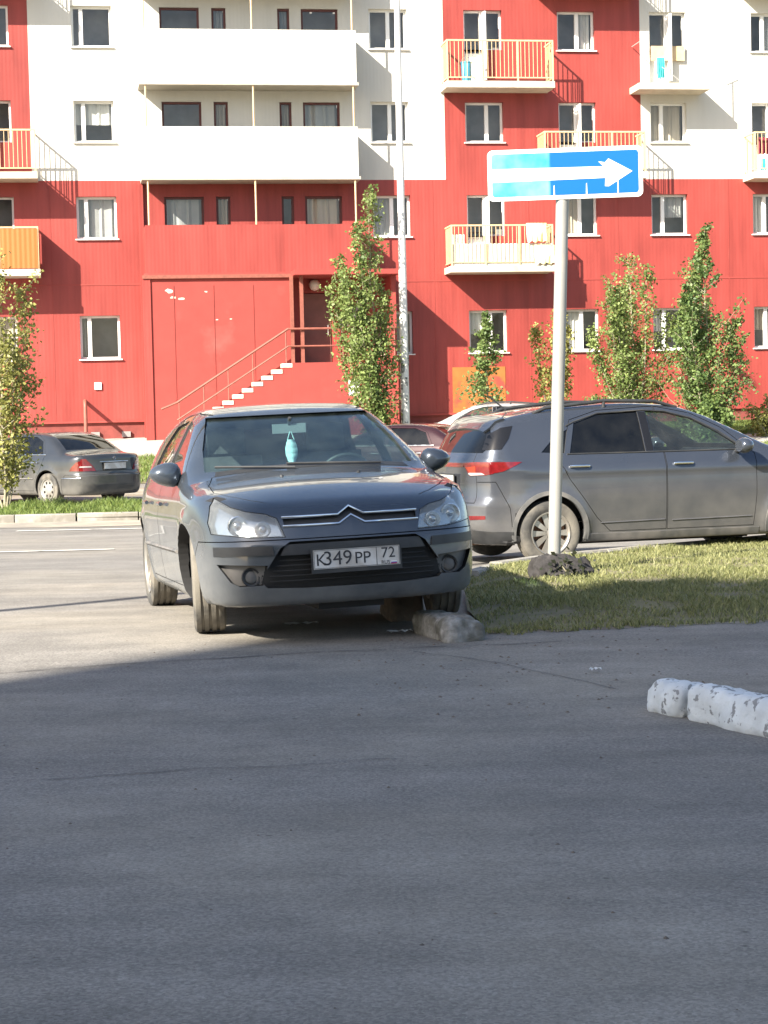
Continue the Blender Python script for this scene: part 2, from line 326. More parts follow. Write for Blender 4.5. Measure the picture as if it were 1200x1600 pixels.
def blades(name, pts, z, h, w, mat, label, lean=.5, patch=None):
    n = len(pts); a = RNG.uniform(0, 2*np.pi, n); hh = h*RNG.uniform(.45, 1.25, n)
    if patch is not None: hh *= patch
    dx, dy = np.cos(a), np.sin(a); la = RNG.uniform(0, 2*np.pi, n); ll = hh*RNG.uniform(.1, lean*1.6, n)
    b = np.column_stack([pts, z]); s = np.column_stack([dx*w/2, dy*w/2, np.zeros(n)])*RNG.uniform(.7, 1.5, n)[:, None]
    mid = b + np.column_stack([np.cos(la)*ll*.35, np.sin(la)*ll*.35, hh*.6]); tip = b + np.column_stack([np.cos(la)*ll, np.sin(la)*ll, hh])
    V = np.stack([b-s, b+s, mid+s*.75, mid-s*.75, tip], 1).reshape(-1, 3)
    k = np.arange(n)*5; q = np.column_stack([k, k+1, k+2, k+3]); t = np.column_stack([k+3, k+2, k+4])
    me = bpy.data.meshes.new(name); me.from_pydata(V.tolist(), [], q.tolist()+t.tolist())
    at_ = me.attributes.new('tone', 'FLOAT', 'POINT'); at_.data.foreach_set('value', np.repeat(np.clip(RNG.normal(.5, .25, n), 0, 1), 5).astype(np.float32))
    o = link(name, me, mat); o['kind'] = 'stuff'; o['label'] = label; o['category'] = 'grass'; return o
m_grass = leaf_mat('island grass', (.105, .125, .042), (.34, .335, .15), .3)
m_grass2 = leaf_mat('verge grass', (.075, .13, .03), (.22, .27, .07), .3)
def scatter(poly, n):
    x0, x1 = min(p[0] for p in poly), max(p[0] for p in poly); y0, y1 = min(p[1] for p in poly), max(p[1] for p in poly)
    p = np.column_stack([RNG.uniform(x0, x1, n), RNG.uniform(y0, y1, n)]); return p[inpoly(p[:, 0], p[:, 1], poly)]
isl_view = [(p[0] if p[0] < 7 else 7, p[1]) for p in ISL_B]
def thin(p): return .5+.5*np.sin(p[:, 0]*5.1+1.7*np.sin(p[:, 1]*2.3))*np.sin(p[:, 1]*4.3+1.3*np.sin(p[:, 0]*3.1+1))
def lumps(p, s): return .55 + .75*np.abs(np.sin(p[:, 0]*s+np.sin(p[:, 1]*s*.7)*1.3)*np.cos(p[:, 1]*s*.8+p[:, 0]))
p = scatter([(.55, 11.60), (.8, 11.62), (1.1, 11.80), (1.5, 11.80), (2.5, 12.05), (4.6, 12.7), (5.6, 21.7), (4.04, 20.08), (2.6, 18.58), (1.58, 17.48), (.98, 16.56), (.72, 15.86), (.60, 14.5)], 105000); p = p[(thin(p) > .22) | (RNG.random(len(p)) < .22)]
blades('island_grass', p, gz(p[:, 0], p[:, 1])+.004+island_rise(p[:, 0], p[:, 1]), .048, .007, m_grass, 'sparse dry yellowing grass on the island round the sign pole', .8, lumps(p, 2.6)*np.where(thin(p) > .45, 1.0, .55))
blades('fringe_grass', FRINGE, gz(FRINGE[:, 0], FRINGE[:, 1])+.003, .035, .007, m_grass, 'ragged short grass along the asphalt edge of the island', .9)
p = scatter([(-9, 31.2), (8, 31.2), (8, 35.2), (-9, 35.2)], 60000)
blades('verge_grass', p, gz(p[:, 0], p[:, 1])+.06, .15, .016, m_grass2, 'green roadside grass in front of the dark saloon', .6, lumps(p, 1.9))
p = scatter([(-10, 44), (12, 44), (12, 50.6), (-10, 50.6)], 42000)
blades('bank_grass', p, gz(p[:, 0], p[:, 1])+.01, .10, .018, m_grass2, 'mown green bank below the pavement at the wall', .6)
p = scatter([(5.5, 53.4), (14, 53.4), (14, 58.5), (5.5, 58.5)], 24000)
blades('lawn_grass', p, gz(p[:, 0], p[:, 1])+.01, .10, .018, m_grass2, 'green lawn strip under the red wall at right', .6)

# kerbs: one stone after another
def kerb(path, w, h, sink, mat, seed, name='kerb'):
    root = bpy.data.objects.new(name, None); COL.objects.link(root); root['kind'] = 'structure'
    rr = random.Random(seed)
    me = None
    for (a, b) in zip(path[:-1], path[1:]):
        L = math.dist(a, b); k = max(1, round(L/1.0)); d = Vector((b[0]-a[0], b[1]-a[1], 0)).normalized()
        for i in range(k):
            s = L/k; c = Vector((a[0], a[1], 0)) + d*(s*(i+.5))
            if me is None:
                bv = .018
                mb = MB().prism([(-w/2, -sink), (w/2, -sink), (w/2, h-bv), (w/2-bv, h), (-w/2+bv, h), (-w/2, h-bv)], 'x', -.49, .49); me = mb.mesh('kerb_stone', True)
            o = link('kerb_stone', me, mat, root)
            z = float(gz(c.x, c.y)) + (float(island_rise(np.array(c.x), np.array(c.y))) if name == 'island_kerb' else 0)
            dz = float(gz(b[0], b[1])-gz(a[0], a[1]))/L
            o.location = (c.x+rr.uniform(-.008, .008), c.y+rr.uniform(-.008, .008), z+rr.uniform(-.006, .006)); o.rotation_euler = (0, -math.atan(dz), math.atan2(d.y, d.x)+rr.uniform(-.008, .008)); o.scale = (s, 1, 1)
    return root
kerb([(-14, 30.98), (-4, 31.25), (12, 31.6)], .15, .13, .15, m_conc, 1, 'verge_kerb')
kerb([(.70, 15.75), (.95, 16.62), (1.55, 17.60), (2.58, 18.72), (4.02, 20.24), (5.6, 21.9), (7.5, 23.6)], .14, .035, .22, m_conc, 2, 'island_kerb')
# ================================================================== THE RED AND WHITE APARTMENT HOUSE
m_red = ribbed_mat('red profiled steel', (.275, .037, .0285), strength=.10, streak=.20); m_white = ribbed_mat('white profiled steel', (.56, .545, .49), streak=.05, strength=.12)
m_redp = pm('red painted plaster', (.28, .041, .0325), .7, var=.08, scale=2.5, bump=.15, bscale=25, col2=(.33, .085, .07), mask=.9, lo=.6, hi=.8)
m_frame = pm('white window plastic', (.80, .79, .76), .4, var=.03, scale=3)
m_brown = pm('dark brown frame', (.10, .028, .022), .5, var=.15, scale=6)
m_cream = pm('cream balcony slab', (.52, .48, .39), .8, var=.12, scale=3, bump=.2, col2=(.42, .36, .27), mask=1.3, lo=.6, hi=.75)
m_yrail = pm('pale yellow rail paint', (.60, .44, .25), .5, var=.1, scale=8)
m_orange = ribbed_mat('orange profiled sheet', (.42, .12, .025), .14, .5)
m_orangep = pm('orange wall patch', (.36, .115, .024), .7, var=.15, scale=3, col2=(.28, .05, .035), mask=1.6, lo=.56, hi=.66)
m_pane = glass_mat('house pane', (.86, .88, .87), 1.0, .02)
m_room = pm('dim room', (.30, .28, .27), .9, var=.3, scale=1.2)
m_curt = [pm('pale curtain', (.62, .60, .56), .9, var=.10, scale=3, stretch=(6, 1, .3)), pm('grey blind', (.36, .36, .35), .9, var=.08, scale=2), pm('beige curtain', (.50, .43, .34), .9, var=.12, scale=3, stretch=(6, 1, .3))]
m_door = pm('brown steel door', (.20, .085, .065), .5, var=.15, scale=3)
m_rail = pm('rust red handrail', (.24, .075, .052), .55, var=.15, scale=10)
m_step = pm('bare concrete step', (.62, .57, .48), .9, var=.15, scale=6, bump=.3, bscale=30)
m_soffit = pm('grey soffit', (.40, .37, .31), .85, var=.1, scale=2)
m_plinth = pm('dull red plinth', (.20, .045, .037), .85, var=.2, scale=3, bump=.3)
m_pole = pm('galvanised post', (.58, .575, .55), .45, metal=.35, var=.08, scale=5)

HOUSE = thing('apartment_building', 'red and white panel apartment house with balconies and outside stair', 'building', (.059, 57.7, 0), R_(9))
def hbox(name, mat, u0, u1, y0, y1, z0, z1, parent=None): return MB().box(u0, u1, y0, y1, z0, z1).build(name, mat, parent or HOUSE, fix=False)
ROWS = [(3.15, 4.42), (6.65, 7.88), (9.45, 10.65), (12.2, 13.38), (15.0, 16.2), (17.8, 19.0)]
COLS = {'Z': (-15.2, -14.05), 'A': (-11.9, -10.72), 'B': (-8.93, -7.77), 'C': (-.2, .94), 'D': (2.67, 3.84), 'E': (5.55, 6.71), 'F': (8.42, 9.56), 'G': (11.65, 12.8), 'H': (14.6, 15.75)}
FLOOR = [1.9, 5.62, 8.38, 11.1, 13.95, 16.75]
BAL = {('D', 3): 1, ('E', 2): 1, ('D', 1): 1, ('F', 3): 1, ('G', 2): 1, ('A', 1): 1, ('A', 2): 1, ('E', 4): 1, ('A', 4): 1, ('G', 4): 1}   # balcony door + window
LOG = [(-6.38, -5.22), (-4.86, -4.44), (-2.92, -2.56), (-2.22, -1.12)]
holes = []
for c, (u0, u1) in COLS.items():
    for r, (z0, z1) in enumerate(ROWS): holes.append((u0, u1, z0, z1, c, r))
bd_holes = []
for (c, r) in BAL: u0, u1 = COLS[c]; bd_holes.append((u0, u0+.60, FLOOR[r]+.12, ROWS[r][0]))
log_holes = [(a, b, FLOOR[r]+.15, ROWS[r][1]-.02, r) for r in range(1, 6) for a, b in LOG]
DOORH = (-2.47, -1.50, 2.90, 5.0)
def wall(name, u0, u1, z0, z1, mat):
    hs = [(max(a, u0), min(b, u1), max(c, z0), min(d, z1)) for a, b, c, d in [h[:4] for h in holes]+bd_holes+[h[:4] for h in log_holes]+[DOORH] if a < u1 and b > u0 and c < z1 and d > z0]
    us = sorted({u0, u1} | {q for h in hs for q in h[:2]}); zs = sorted({z0, z1} | {q for h in hs for q in h[2:]})
    mb = MB(); D = .24
    def hole(u, z): return any(h[0] < u < h[1] and h[2] < z < h[3] for h in hs)
    for i in range(len(zs)-1):
        j = 0; zm = (zs[i]+zs[i+1])/2
        while j < len(us)-1:
            if hole((us[j]+us[j+1])/2, zm): j += 1; continue
            k = j
            while k < len(us)-1 and not hole((us[k]+us[k+1])/2, zm): k += 1
            mb.add([(us[j], 0, zs[i]), (us[k], 0, zs[i]), (us[k], 0, zs[i+1]), (us[j], 0, zs[i+1])], [(0, 1, 2, 3)]); j = k
    for a, b, c, d in hs:
        mb.add([(a, 0, c), (b, 0, c), (b, D, c), (a, D, c)], [(0, 1, 2, 3)]); mb.add([(a, 0, d), (b, 0, d), (b, D, d), (a, D, d)], [(3, 2, 1, 0)])
        mb.add([(a, 0, c), (a, 0, d), (a, D, d), (a, D, c)], [(3, 2, 1, 0)]); mb.add([(b, 0, c), (b, 0, d), (b, D, d), (b, D, c)], [(0, 1, 2, 3)])
    return mb.build(name, mat, HOUSE, fix=False)
WU0, WU1, WZ1 = -18.0, 19.0, 19.8
wall('wall', WU0, WU1, 1.32, 8.34, m_red)
wall('wall', WU0, -10.17, 8.34, WZ1, m_red); wall('wall', -10.17, 2.04, 8.34, WZ1, m_white)
wall('wall', 2.04, 8.12, 8.34, WZ1, m_red); wall('wall', 8.12, WU1, 8.34, WZ1, m_white)
hbox('plinth', m_plinth, WU0, WU1, .06, .4, .2, 1.318); hbox('drip_edge', m_redp, WU0, WU1, -.03, .05, 1.29, 1.35)
hbox('joint_strip', m_redp, WU0, -7.0, -.012, .01, 5.30, 5.34); hbox('joint_strip', m_redp, .3, WU1, -.012, .01, 5.30, 5.34)
core = hbox('building_core', m_room, WU0, WU1, .9, 12.0, .2, WZ1); hbox('roof', m_soffit, WU0-.3, WU1+.3, -.35, 12.3, WZ1, WZ1+.3)
hbox('wall', m_red, WU0, WU0+.2, .002, 12.0, .2, WZ1-.002); hbox('wall', m_white, WU1-.2, WU1, .002, 12.0, .2, WZ1-.002)
rw = random.Random(11)
def pane(u0, u1, z0, z1, y, parent): return MB().add([(u0, y, z0), (u1, y, z0), (u1, y, z1), (u0, y, z1)], [(0, 1, 2, 3)]).build('pane', m_pane, parent, fix=False)
def window(u0, u1, z0, z1, split, mat=None, style=None, sill=True, y=.16):
    mat = mat or m_frame; t = .065; mb = MB(); w = u1-u0; um = u0+w*split
    mb.box(u0, u0+t, y, y+.07, z0, z1).box(u1-t, u1, y, y+.07, z0, z1).box(u0+t, u1-t, y, y+.07, z0, z0+t).box(u0+t, u1-t, y, y+.07, z1-t, z1)
    if split: mb.box(um-.055, um+.055, y-.012, y+.075, z0+t, z1-t)
    o = mb.build('window', mat, HOUSE, fix=False)
    if split: pane(u0+t, um-.055, z0+t, z1-t, y+.04, o); pane(um+.055, u1-t, z0+t, z1-t, y+.035, o)
    else: pane(u0+t, u1-t, z0+t, z1-t, y+.04, o)
    if sill: MB().box(u0-.05, u1+.05, -.07, y-.01, z0-.035, z0-.003).build('sill', m_frame, o, fix=False)
    st = style if style is not None else rw.choice([1, 3, 3, 2, 3, 0])
    if st in (0, 1, 2):      # a curtain hanging behind one sash or both, gathered in folds
        a, b = rw.choice([(u0+t, um if split else u1-t), (um if split else u0+t, u1-t), (u0+t, u1-t)]); k = 14; bot = z0+.05 if rw.random() < .7 else z0+(z1-z0)*.45
        vs = []
        for i in range(k+1):
            uu = a+(b-a)*i/k; yy = y+.16+.022*math.sin(i*1.9)+.012*math.sin(i*3.3)
            vs += [(uu, yy, bot), (uu, yy, z1-.03)]
        MB().add(vs, [(2*i, 2*i+2, 2*i+3, 2*i+1) for i in range(k)]).build('curtain', m_curt[st], o, fix=False)
    return o
for u0, u1, z0, z1, c, r in holes:
    if (c, r) in BAL:
        t = .06; dz = FLOOR[r]+.12; um = u0+.60; y = .16
        mb = MB().box(u0, u0+t, y, y+.07, dz, z1).box(um-.085, um+.05, y-.02, y+.08, dz, z1).box(u0+t, um-.085, y, y+.07, z1-t, z1).box(u0+t, um-.085, y, y+.07, dz, dz+.09)
        mb.box(u0+t, um-.085, y, y+.07, dz+.82, dz+.90).box(u1-t, u1, y, y+.07, z0, z1).box(um+.05, u1-t, y, y+.07, z1-t, z1).box(um+.05, u1-t, y, y+.07, z0, z0+t)
        o = mb.build('balcony_door', m_frame, HOUSE, fix=False)
        pane(u0+t, um-.085, dz+.9, z1-t, y+.04, o); pane(um+.05, u1-t, z0+t, z1-t, y+.04, o)
        MB().box(u0+t, um-.085, y+.02, y+.05, dz+.09, dz+.82).build('door_panel', m_frame, o, fix=False)
        # the door leaf stands ajar, catching the light
        MB().box(um-.03, um+.03, y-.42, y-.03, dz+.05, z1-.08).build('door_leaf', m_frame, o, fix=False)
    else:
        sp = {'B': .24, 'C': .52, 'D': .58, 'E': .55, 'F': .34, 'G': .36}.get(c, .5)
        st = {('D', 0): 0, ('E', 0): 0, ('F', 0): 0, ('B', 0): 1, ('B', 3): 3, ('B', 2): 0, ('B', 1): 1, ('E', 3): 0, ('F', 2): 2, ('F', 1): 1, ('C', 2): 3, ('C', 3): 3}.get((c, r))
        window(u0, u1, z0, z1, sp, style=st)
for a, b, z0, z1, r in log_holes: window(a, b, z0, z1, 0, m_brown, style=rw.choice([1, 3, 3, 2]), sill=False, y=.08)
# ---- loggia stack over the entrance: parapets, floors, corner rods
LU0, LU1, LD = -7.0, -.75, -1.02
for r, (z0, z1, mt) in enumerate([(5.56, 6.94, m_red), (8.32, 9.76, m_white), (11.04, 12.54, m_white), (13.85, 15.32, m_white), (16.65, 18.1, m_white)]):
    lg = MB().box(LU0, LU1, LD, LD+.07, z0, z1).build('parapet', mt, HOUSE, fix=False)
    MB().box(LU0, LU0+.07, LD+.07, -.002, z0, z1).build('side_panel', mt, lg, fix=False); MB().box(LU1-.07, LU1, LD+.07, -.002, z0, z1).build('side_panel', mt, lg, fix=False)
    MB().box(LU0-.06, LU1+.06, LD-.03, -.002, z0-.09, z0-.002).build('floor_slab', m_soffit if r else m_redp, lg, fix=False)
    top = [8.23, 10.95, 13.76, 16.56, 19.5][r]
    for uu in (LU0+.12, -3.78, LU1-.1):
        MB().tube([(uu, LD+.035, z1), (uu, LD+.035, top)], .028, 6).build('loggia_rod', m_yrail, HOUSE, fix=False)
# ---- entrance block below
blk = MB().box(LU0+.12, -2.86, LD+.02, -.002, .4, 5.46).build('entrance_wall', m_redp, HOUSE, fix=False)
MB().box(LU0-.12, .12, LD-.07, LD+.02, 5.40, 5.50).build('ledge', m_rail, HOUSE, fix=False)
for k, (uu, w) in enumerate([(-6.25, .03), (-5.1, .03), (-3.95, .03)]): MB().box(uu, uu+w, LD+.006, LD+.0195, 1.9, 5.2).build('seam_batten', m_redp, blk, fix=False)
MB().box(LU0-.12, LU0+.10, LD-.03, LD+.16, .4, 5.39).build('corner_pier', m_red, HOUSE, fix=False)
# pale scuffs where paint has come off
rs = random.Random(4)
for (uu, zz, s) in [(-6.35, 5.05, .16), (-6.25, 4.86, .1), (-6.02, 4.82, .13), (-5.3, 5.02, .06), (-5.0, 4.2, .05), (-4.6, 4.22, .05)]:
    pts = [(uu+s*math.cos(a)*rs.uniform(.5, 1.1), zz+s*.45*math.sin(a)*rs.uniform(.4, 1.1)) for a in [i*.63 for i in range(10)]]
    MB().prism(pts, 'y', LD+.0145, LD+.0195).build('paint_scuff', m_cream, blk)
MB().box(-2.82, .25, -1.98, -.003, 5.41, 5.555).build('canopy', m_redp, HOUSE, fix=False)
for uu in (-2.86, -2.57): MB().box(uu-.05, uu+.05, -1.5, -1.4, 2.9, 5.41).build('canopy_post', m_rail, HOUSE, fix=False)
MB().box(-2.9, .2, -1.6, -.003, .4, 2.9).build('landing', m_redp, HOUSE, fix=False)
MB().box(.06, .195, -1.5, -.003, 2.901, 5.409).build('porch_wall', m_redp, HOUSE, fix=False)
MB().box(-1.46, -.6, -.02, -.002, 2.9, 5.4).build('entrance_jamb', m_redp, HOUSE, fix=False)
dr = MB().box(DOORH[0]+.03, DOORH[1]-.03, .1, .16, DOORH[2]+.01, DOORH[3]-.02).build('entrance_door', m_door, HOUSE, fix=False)
MB().box(DOORH[0]+.16, DOORH[1]-.16, .088, .1, 3.1, 3.8).build('door_panel', m_door, dr, fix=False); MB().box(DOORH[0]+.16, DOORH[1]-.16, .088, .1, 4.0, 4.8).build('door_panel', m_door, dr, fix=False)
MB().tube([(DOORH[1]-.12, .05, 3.75), (DOORH[1]-.12, .05, 4.05)], .018, 6).build('door_handle', m_pole, dr)
m_globe = pm('opal lamp glass', (.78, .75, .68), .35, var=.03)
g = MB().lathe([(.001, .17), (.1, .15), (.16, .06), (.17, -.02), (.12, -.12), (.001, -.17)], 16, 'z', (-2.02, -.16, 5.22)).build('door_lamp', m_globe, HOUSE, 60)
# stair: each step a block, with the red side wall under it
NST = 12; su0, su1, sz0, sz1 = -6.35, -2.9, .82, 2.9
m_stepside = m_redp
for k in range(NST):
    z = sz0+(k+1)*(sz1-sz0)/NST; a = su0+k*(su1-su0)/NST; b = su0+(k+1)*(su1-su0)/NST
    MB().box(a, b-.002, -1.58, LD-.01, z-.13, z-.012).build('stair_step', m_step, HOUSE, fix=False)
pts = [(su0, .4)]
for k in range(NST):
    z = sz0+(k+1)*(sz1-sz0)/NST-.133; a = su0+k*(su1-su0)/NST; b = su0+(k+1)*(su1-su0)/NST; pts += [(a, z), (b, z)]
pts += [(su1, .4)]
MB().prism(pts, 'y', -1.56, LD-.015).build('stair_side', m_redp, HOUSE)
hr = MB().tube([(su0-.35, -1.55, sz0+.82), (su0+.1, -1.55, sz0+1.0), (su1-.1, -1.55, sz1+.98), (.15, -1.55, sz1+.98)], .034, 8).build('handrail', m_rail, HOUSE, fix=False)
MB().tube([(su0+.1, -1.55, sz0+.5), (su1-.1, -1.55, sz1+.48), (.15, -1.55, sz1+.48)], .026, 8).build('lower_rail', m_rail, hr, fix=False)
for t in (0.02, .24, .46, .68, .98): 
    uu = su0+.1+(su1-su0-.2)*t; zz = sz0+(sz1-sz0)*t
    MB().tube([(uu, -1.55, zz), (uu, -1.55, zz+1.0)], .02, 6).build('rail_post', m_rail, hr, fix=False)
for uu in (-1.4, .12): MB().tube([(uu, -1.55, sz1), (uu, -1.55, sz1+.98)], .02, 6).build('rail_post', m_rail, hr, fix=False)
# notices, vent cover, orange patch, bent pipe on the wall
m_notice = pm('white notice paper', (.74, .73, .70), .7, var=.04); m_ink = pm('notice ink', (.08, .08, .09), .7)
def notice(u0, u1, z0, z1, y, bits):
    n_ = MB().box(u0, u1, y-.012, y-.002, z0, z1).build('wall_notice', m_notice, HOUSE, fix=False)
    for a, b, c, d in bits: MB().box(u0+(u1-u0)*a, u0+(u1-u0)*b, y-.015, y-.0125, z0+(z1-z0)*c, z0+(z1-z0)*d).build('notice_mark', m_ink, n_, fix=False)
notice(-1.30, -1.02, 4.0, 4.38, -.02, [(.3, .85, .55, .9), (.1, .4, .15, .3)])
notice(-1.27, -.95, 1.92, 2.36, -1.6, [(.5, .85, .6, .72), (.6, .8, .35, .5), (.5, .75, .2, .3)])
MB().box(-.99, -.62, -.10, -.022, 4.05, 4.6).build('intercom_board', pm('grey board', (.30, .31, .31), .6), HOUSE, fix=False)
vb = MB().box(-8.56, -8.36, -.05, .0, 2.26, 2.47).build('vent_cover', m_frame, HOUSE, fix=False)
MB().box(2.12, 3.75, -.014, -.002, 1.34, 2.72).build('orange_panel', m_orangep, HOUSE, fix=False)
MB().tube([(-8.85, 0, 1.93), (-8.85, -.85, 1.93), (-8.85, -.98, 1.87), (-8.85, -1.02, 1.75), (-8.85, -1.02, .6)], .055, 10).build('bent_pipe', m_rail, HOUSE, 60)
MB().box(-7.14, -7.0, -.14, -.02, .4, 8.3).build('downpipe', m_red, HOUSE, fix=False)
for k in range(3): MB().box(-9.6+k*.9, -9.35+k*.9, -.03, .05, .86, 1.02).build('plinth_vent', m_room, HOUSE, fix=False)
# ---- balconies
def balcony(u0, u1, zs, infill=None, rails=True, gap=None):
    d = -1.0
    s = MB().box(u0, u1, d, -.002, zs, zs+.19).build('balcony', m_cream, HOUSE, fix=False)
    z0, z1 = zs+.19, zs+1.40
    if rails:
        mb = MB(); e = .03
        mb.box(u0+.03, u1-.03, d+.02, d+.06, z1-.045, z1).box(u0+.03, u1-.03, d+.025, d+.05, z0+.09, z0+.12)
        for uu in (u0+.03, u1-.07): mb.box(uu, uu+.04, d+.06, -.002, z1-.045, z1).box(uu+.008, uu+.032, d+.06, -.002, z0+.09, z0+.12)
        mb.build('top_rail', m_yrail, s, fix=False)
        posts = MB(); n = max(2, round((u1-u0)/1.1))
        for k in range(n+1): uu = u0+.05+(u1-u0-.1)*k/n; MB().box(uu-.022, uu+.022, d+.019, d+.061, z0, z1-.046).build('rail_post', m_yrail, s, fix=False)
        bars = MB(); uu = u0+.14
        while uu < u1-.12: bars.box(uu-.008, uu+.008, d+.032, d+.046, z0+.12, z1-.045); uu += .125
        for us_ in (u0+.05, u1-.05):
            yy = d+.16
            while yy < -.06: bars.box(us_-.008, us_+.008, yy-.008, yy+.008, z0+.12, z1-.045); yy += .125
        bars.build('baluster_row', m_yrail, s, fix=False)['kind'] = 'stuff'
    if infill:
        n = max(2, round((u1-u0)/1.1)); w = (u1-u0-.1)/n
        for k in range(n): MB().box(u0+.05+k*w+.012, u0+.05+(k+1)*w-.012, d+.004, d+.017, z0+.02, z1-.06).build('infill_panel', infill, s, fix=False)
        MB().box(u1-.022, u1-.01, d+.1, -.05, z0+.02, z1-.06).build('infill_panel', infill, s, fix=False)
    return s
for uu in (-9.7, 1.62, 4.55, 7.35, 10.85, 13.6): MB().box(uu, uu+.018, -.008, -.001, 1.36, 8.33).build('joint_strip', m_redp, HOUSE, fix=False)
m_pink = pm('pale pink infill sheet', (.66, .40, .34), .5, var=.06, scale=3)
balcony(-13.3, -10.0, 5.53, m_orange); balcony(-13.3, -10.0, 8.29); balcony(-13.3, -10.0, 13.85)
b1 = balcony(1.92, 5.20, 10.92); balcony(4.82, 8.0, 8.25); b3 = balcony(1.94, 5.10, 5.50); balcony(4.82, 8.0, 13.85)
b4 = balcony(7.78, 10.0, 10.89, rails=False); b5 = balcony(11.34, 14.6, 8.24); balcony(11.34, 14.6, 13.85)
# the third balcony carries a thin bent rail of bare rods
mb = MB().tube([(7.86, -.95, 11.08), (7.86, -.95, 12.32)], .016, 6); mb.tube([(9.92, -.95, 11.08), (9.92, -.95, 12.26)], .018, 6)
mb.tube([(7.86, -.95, 12.32), (7.86, -.05, 12.32)], .014, 6).tube([(8.5, -.98, 11.55), (9.1, -.97, 11.12), (9.92, -.95, 11.16), (9.92, -.05, 11.16)], .012, 6).tube([(9.75, -.95, 12.2), (10.1, -.95, 12.34)], .014, 6)
mb.build('rod_rail', m_pole, b4, fix=False)
MB().box(8.45, 9.5, -.10, -.05, 11.9, 12.34).build('window_guard', m_yrail, b4, fix=False)
# parapet sheet on the lower balcony
MB().box(2.0, 5.04, -.93, -.915, 5.70, 6.34).build('infill_panel', pm('off white sheet', (.70, .69, .63), .6, var=.05), b3, fix=False)
# things left out on the balconies
def cloth(name, label, cat, loc, w, h, mat, depth=.09, rot=0.0, folds=5):
    k = 18; mb = MB(); vs = []
    for s in (0, 1):
        for i in range(k+1):
            for j in range(5):
                uu = -w/2+w*i/k; zz = -h*j/4*(1+.05*math.sin(i)); yy = (depth*.35*math.sin(i*folds*2*math.pi/k/1.3)*(j/4) + .02*s + .012*math.sin(i*2.1+j))
                vs.append((uu*(1-.06*j/4), yy, zz))
    n = (k+1)*5; fs = []
    for s in (0, 1):
        for i in range(k):
            for j in range(4):
                q = (s*n+i*5+j, s*n+(i+1)*5+j, s*n+(i+1)*5+j+1, s*n+i*5+j+1); fs.append(q if s else q[::-1])
    mb.add(vs, fs); o = mb.build(name, mat, None, 80, fix=False); o.location = HOUSE_M @ Vector(loc); o.rotation_euler = (0, 0, R_(9)+rot)
    return tag(o, label, cat)
HOUSE_M = Matrix.Translation((.059, 57.7, 0)) @ Matrix.Rotation(R_(9), 4, 'Z')
m_ycl = pm('yellow cloth', (.74, .62, .22), .9, var=.12, scale=4, col2=(.75, .72, .62), mask=2.2); m_wcl = pm('white cloth', (.76, .75, .70), .9, var=.05)
m_blue = pm('blue plastic', (.05, .26, .38), .5, var=.12); m_teal = pm('teal towel', (.05, .40, .42), .9, var=.15); m_dred = pm('maroon cloth', (.20, .03, .05), .9, var=.15)
cloth('towel', 'yellow patterned cloth over the rail of the lowest right balcony', 'towel', (4.55, -1.03, 6.93), .62, .55, m_ycl)
cloth('blanket', 'pale yellow sheet hanging low on the lowest right balcony', 'blanket', (4.78, -1.05, 6.28), .62, .55, m_ycl, .05)
cloth('white_sheet', 'white sheet dangling at the left corner of the lowest right balcony', 'sheet', (2.2, -.86, 6.62), .4, .6, m_wcl)
cloth('bath_towel', 'teal towel on the bare balcony of the white wall', 'towel', (8.62, -.5, 11.92), .24, .62, m_teal)
cloth('laundry', 'maroon laundry drying at the far right balcony', 'laundry', (11.75, -.72, 9.5), .42, .5, m_dred)
cloth('blue_towel', 'small light blue towel low on the far right balcony', 'towel', (11.72, -.80, 8.85), .2, .34, m_teal)
def bucket(name, label, loc, r, h, mat):
    t = thing(name, label, 'container', HOUSE_M @ Vector(loc))
    MB().lathe([(.001, 0), (r*.8, 0), (r, h), (r*1.06, h), (r*1.06, h*.96), (r*.95, h*.96), (r*.76, .02), (.001, .02)], 18, 'z').build('body', mat, t, 40)
    MB().tube([(-r, 0, h), (-r*.6, 0, h+r*.7), (0, 0, h+r), (r*.6, 0, h+r*.7), (r, 0, h)], .008, 6).build('handle', m_pole, t); return t
bucket('plastic_bin', 'tall blue plastic bin on the uppermost railed balcony', (2.62, -.55, 11.11), .17, .62, m_blue)
bucket('bucket', 'small blue bucket on the balcony behind the blue sign', (5.3, -.6, 8.44), .16, .34, m_blue)

# ---- the block of flats behind the viewer, whose shadow covers the yard
m_cpan = ribbed_mat('cream panel', (.60, .53, .40), .5, .2); m_wdark = pm('dark far window', (.06, .065, .07), .12, var=.2)
BH = 30.0
sx, sy = math.sin(R_(SUN_AZ)), math.cos(R_(SUN_AZ)); Ls = (BH-.05)/math.tan(R_(SUN_EL))
corner = Vector((2.23-sx*Ls, 15.1-sy*Ls, 0))             # its roof corner's shadow ends on the island
ux = Vector((sy, -sx, 0)); ang = math.atan2(ux.y, ux.x)
NB = thing('cream_apartment_block', 'tall cream apartment block behind the viewer shading the yard', 'building', corner, ang)
# local x runs along the long face (right and back), local y is the face that looks at the street
def nb(name, mat, *a, parent=None): return MB().box(*a).build(name, mat, parent or NB, fix=False)
NL, NDp = 46.0, 14.0
nb('wall', m_cpan, 0, NL, -NDp, 0, 0, BH); 
for fl in range(10):
    z = 1.2+fl*2.9
    for k in range(11):
        x = 1.6+k*4.0
        if k % 3 == 1:
            s = nb('balcony', m_cpan, x-.6, x+2.6, .002, 1.1, z-.3, z+.75); nb('window', m_wdark, x-.4, x+2.4, -.02, .03, z+.76, z+1.9, parent=s)
        else: nb('window', m_wdark, x, x+1.5, -.02, .025, z, z+1.4)
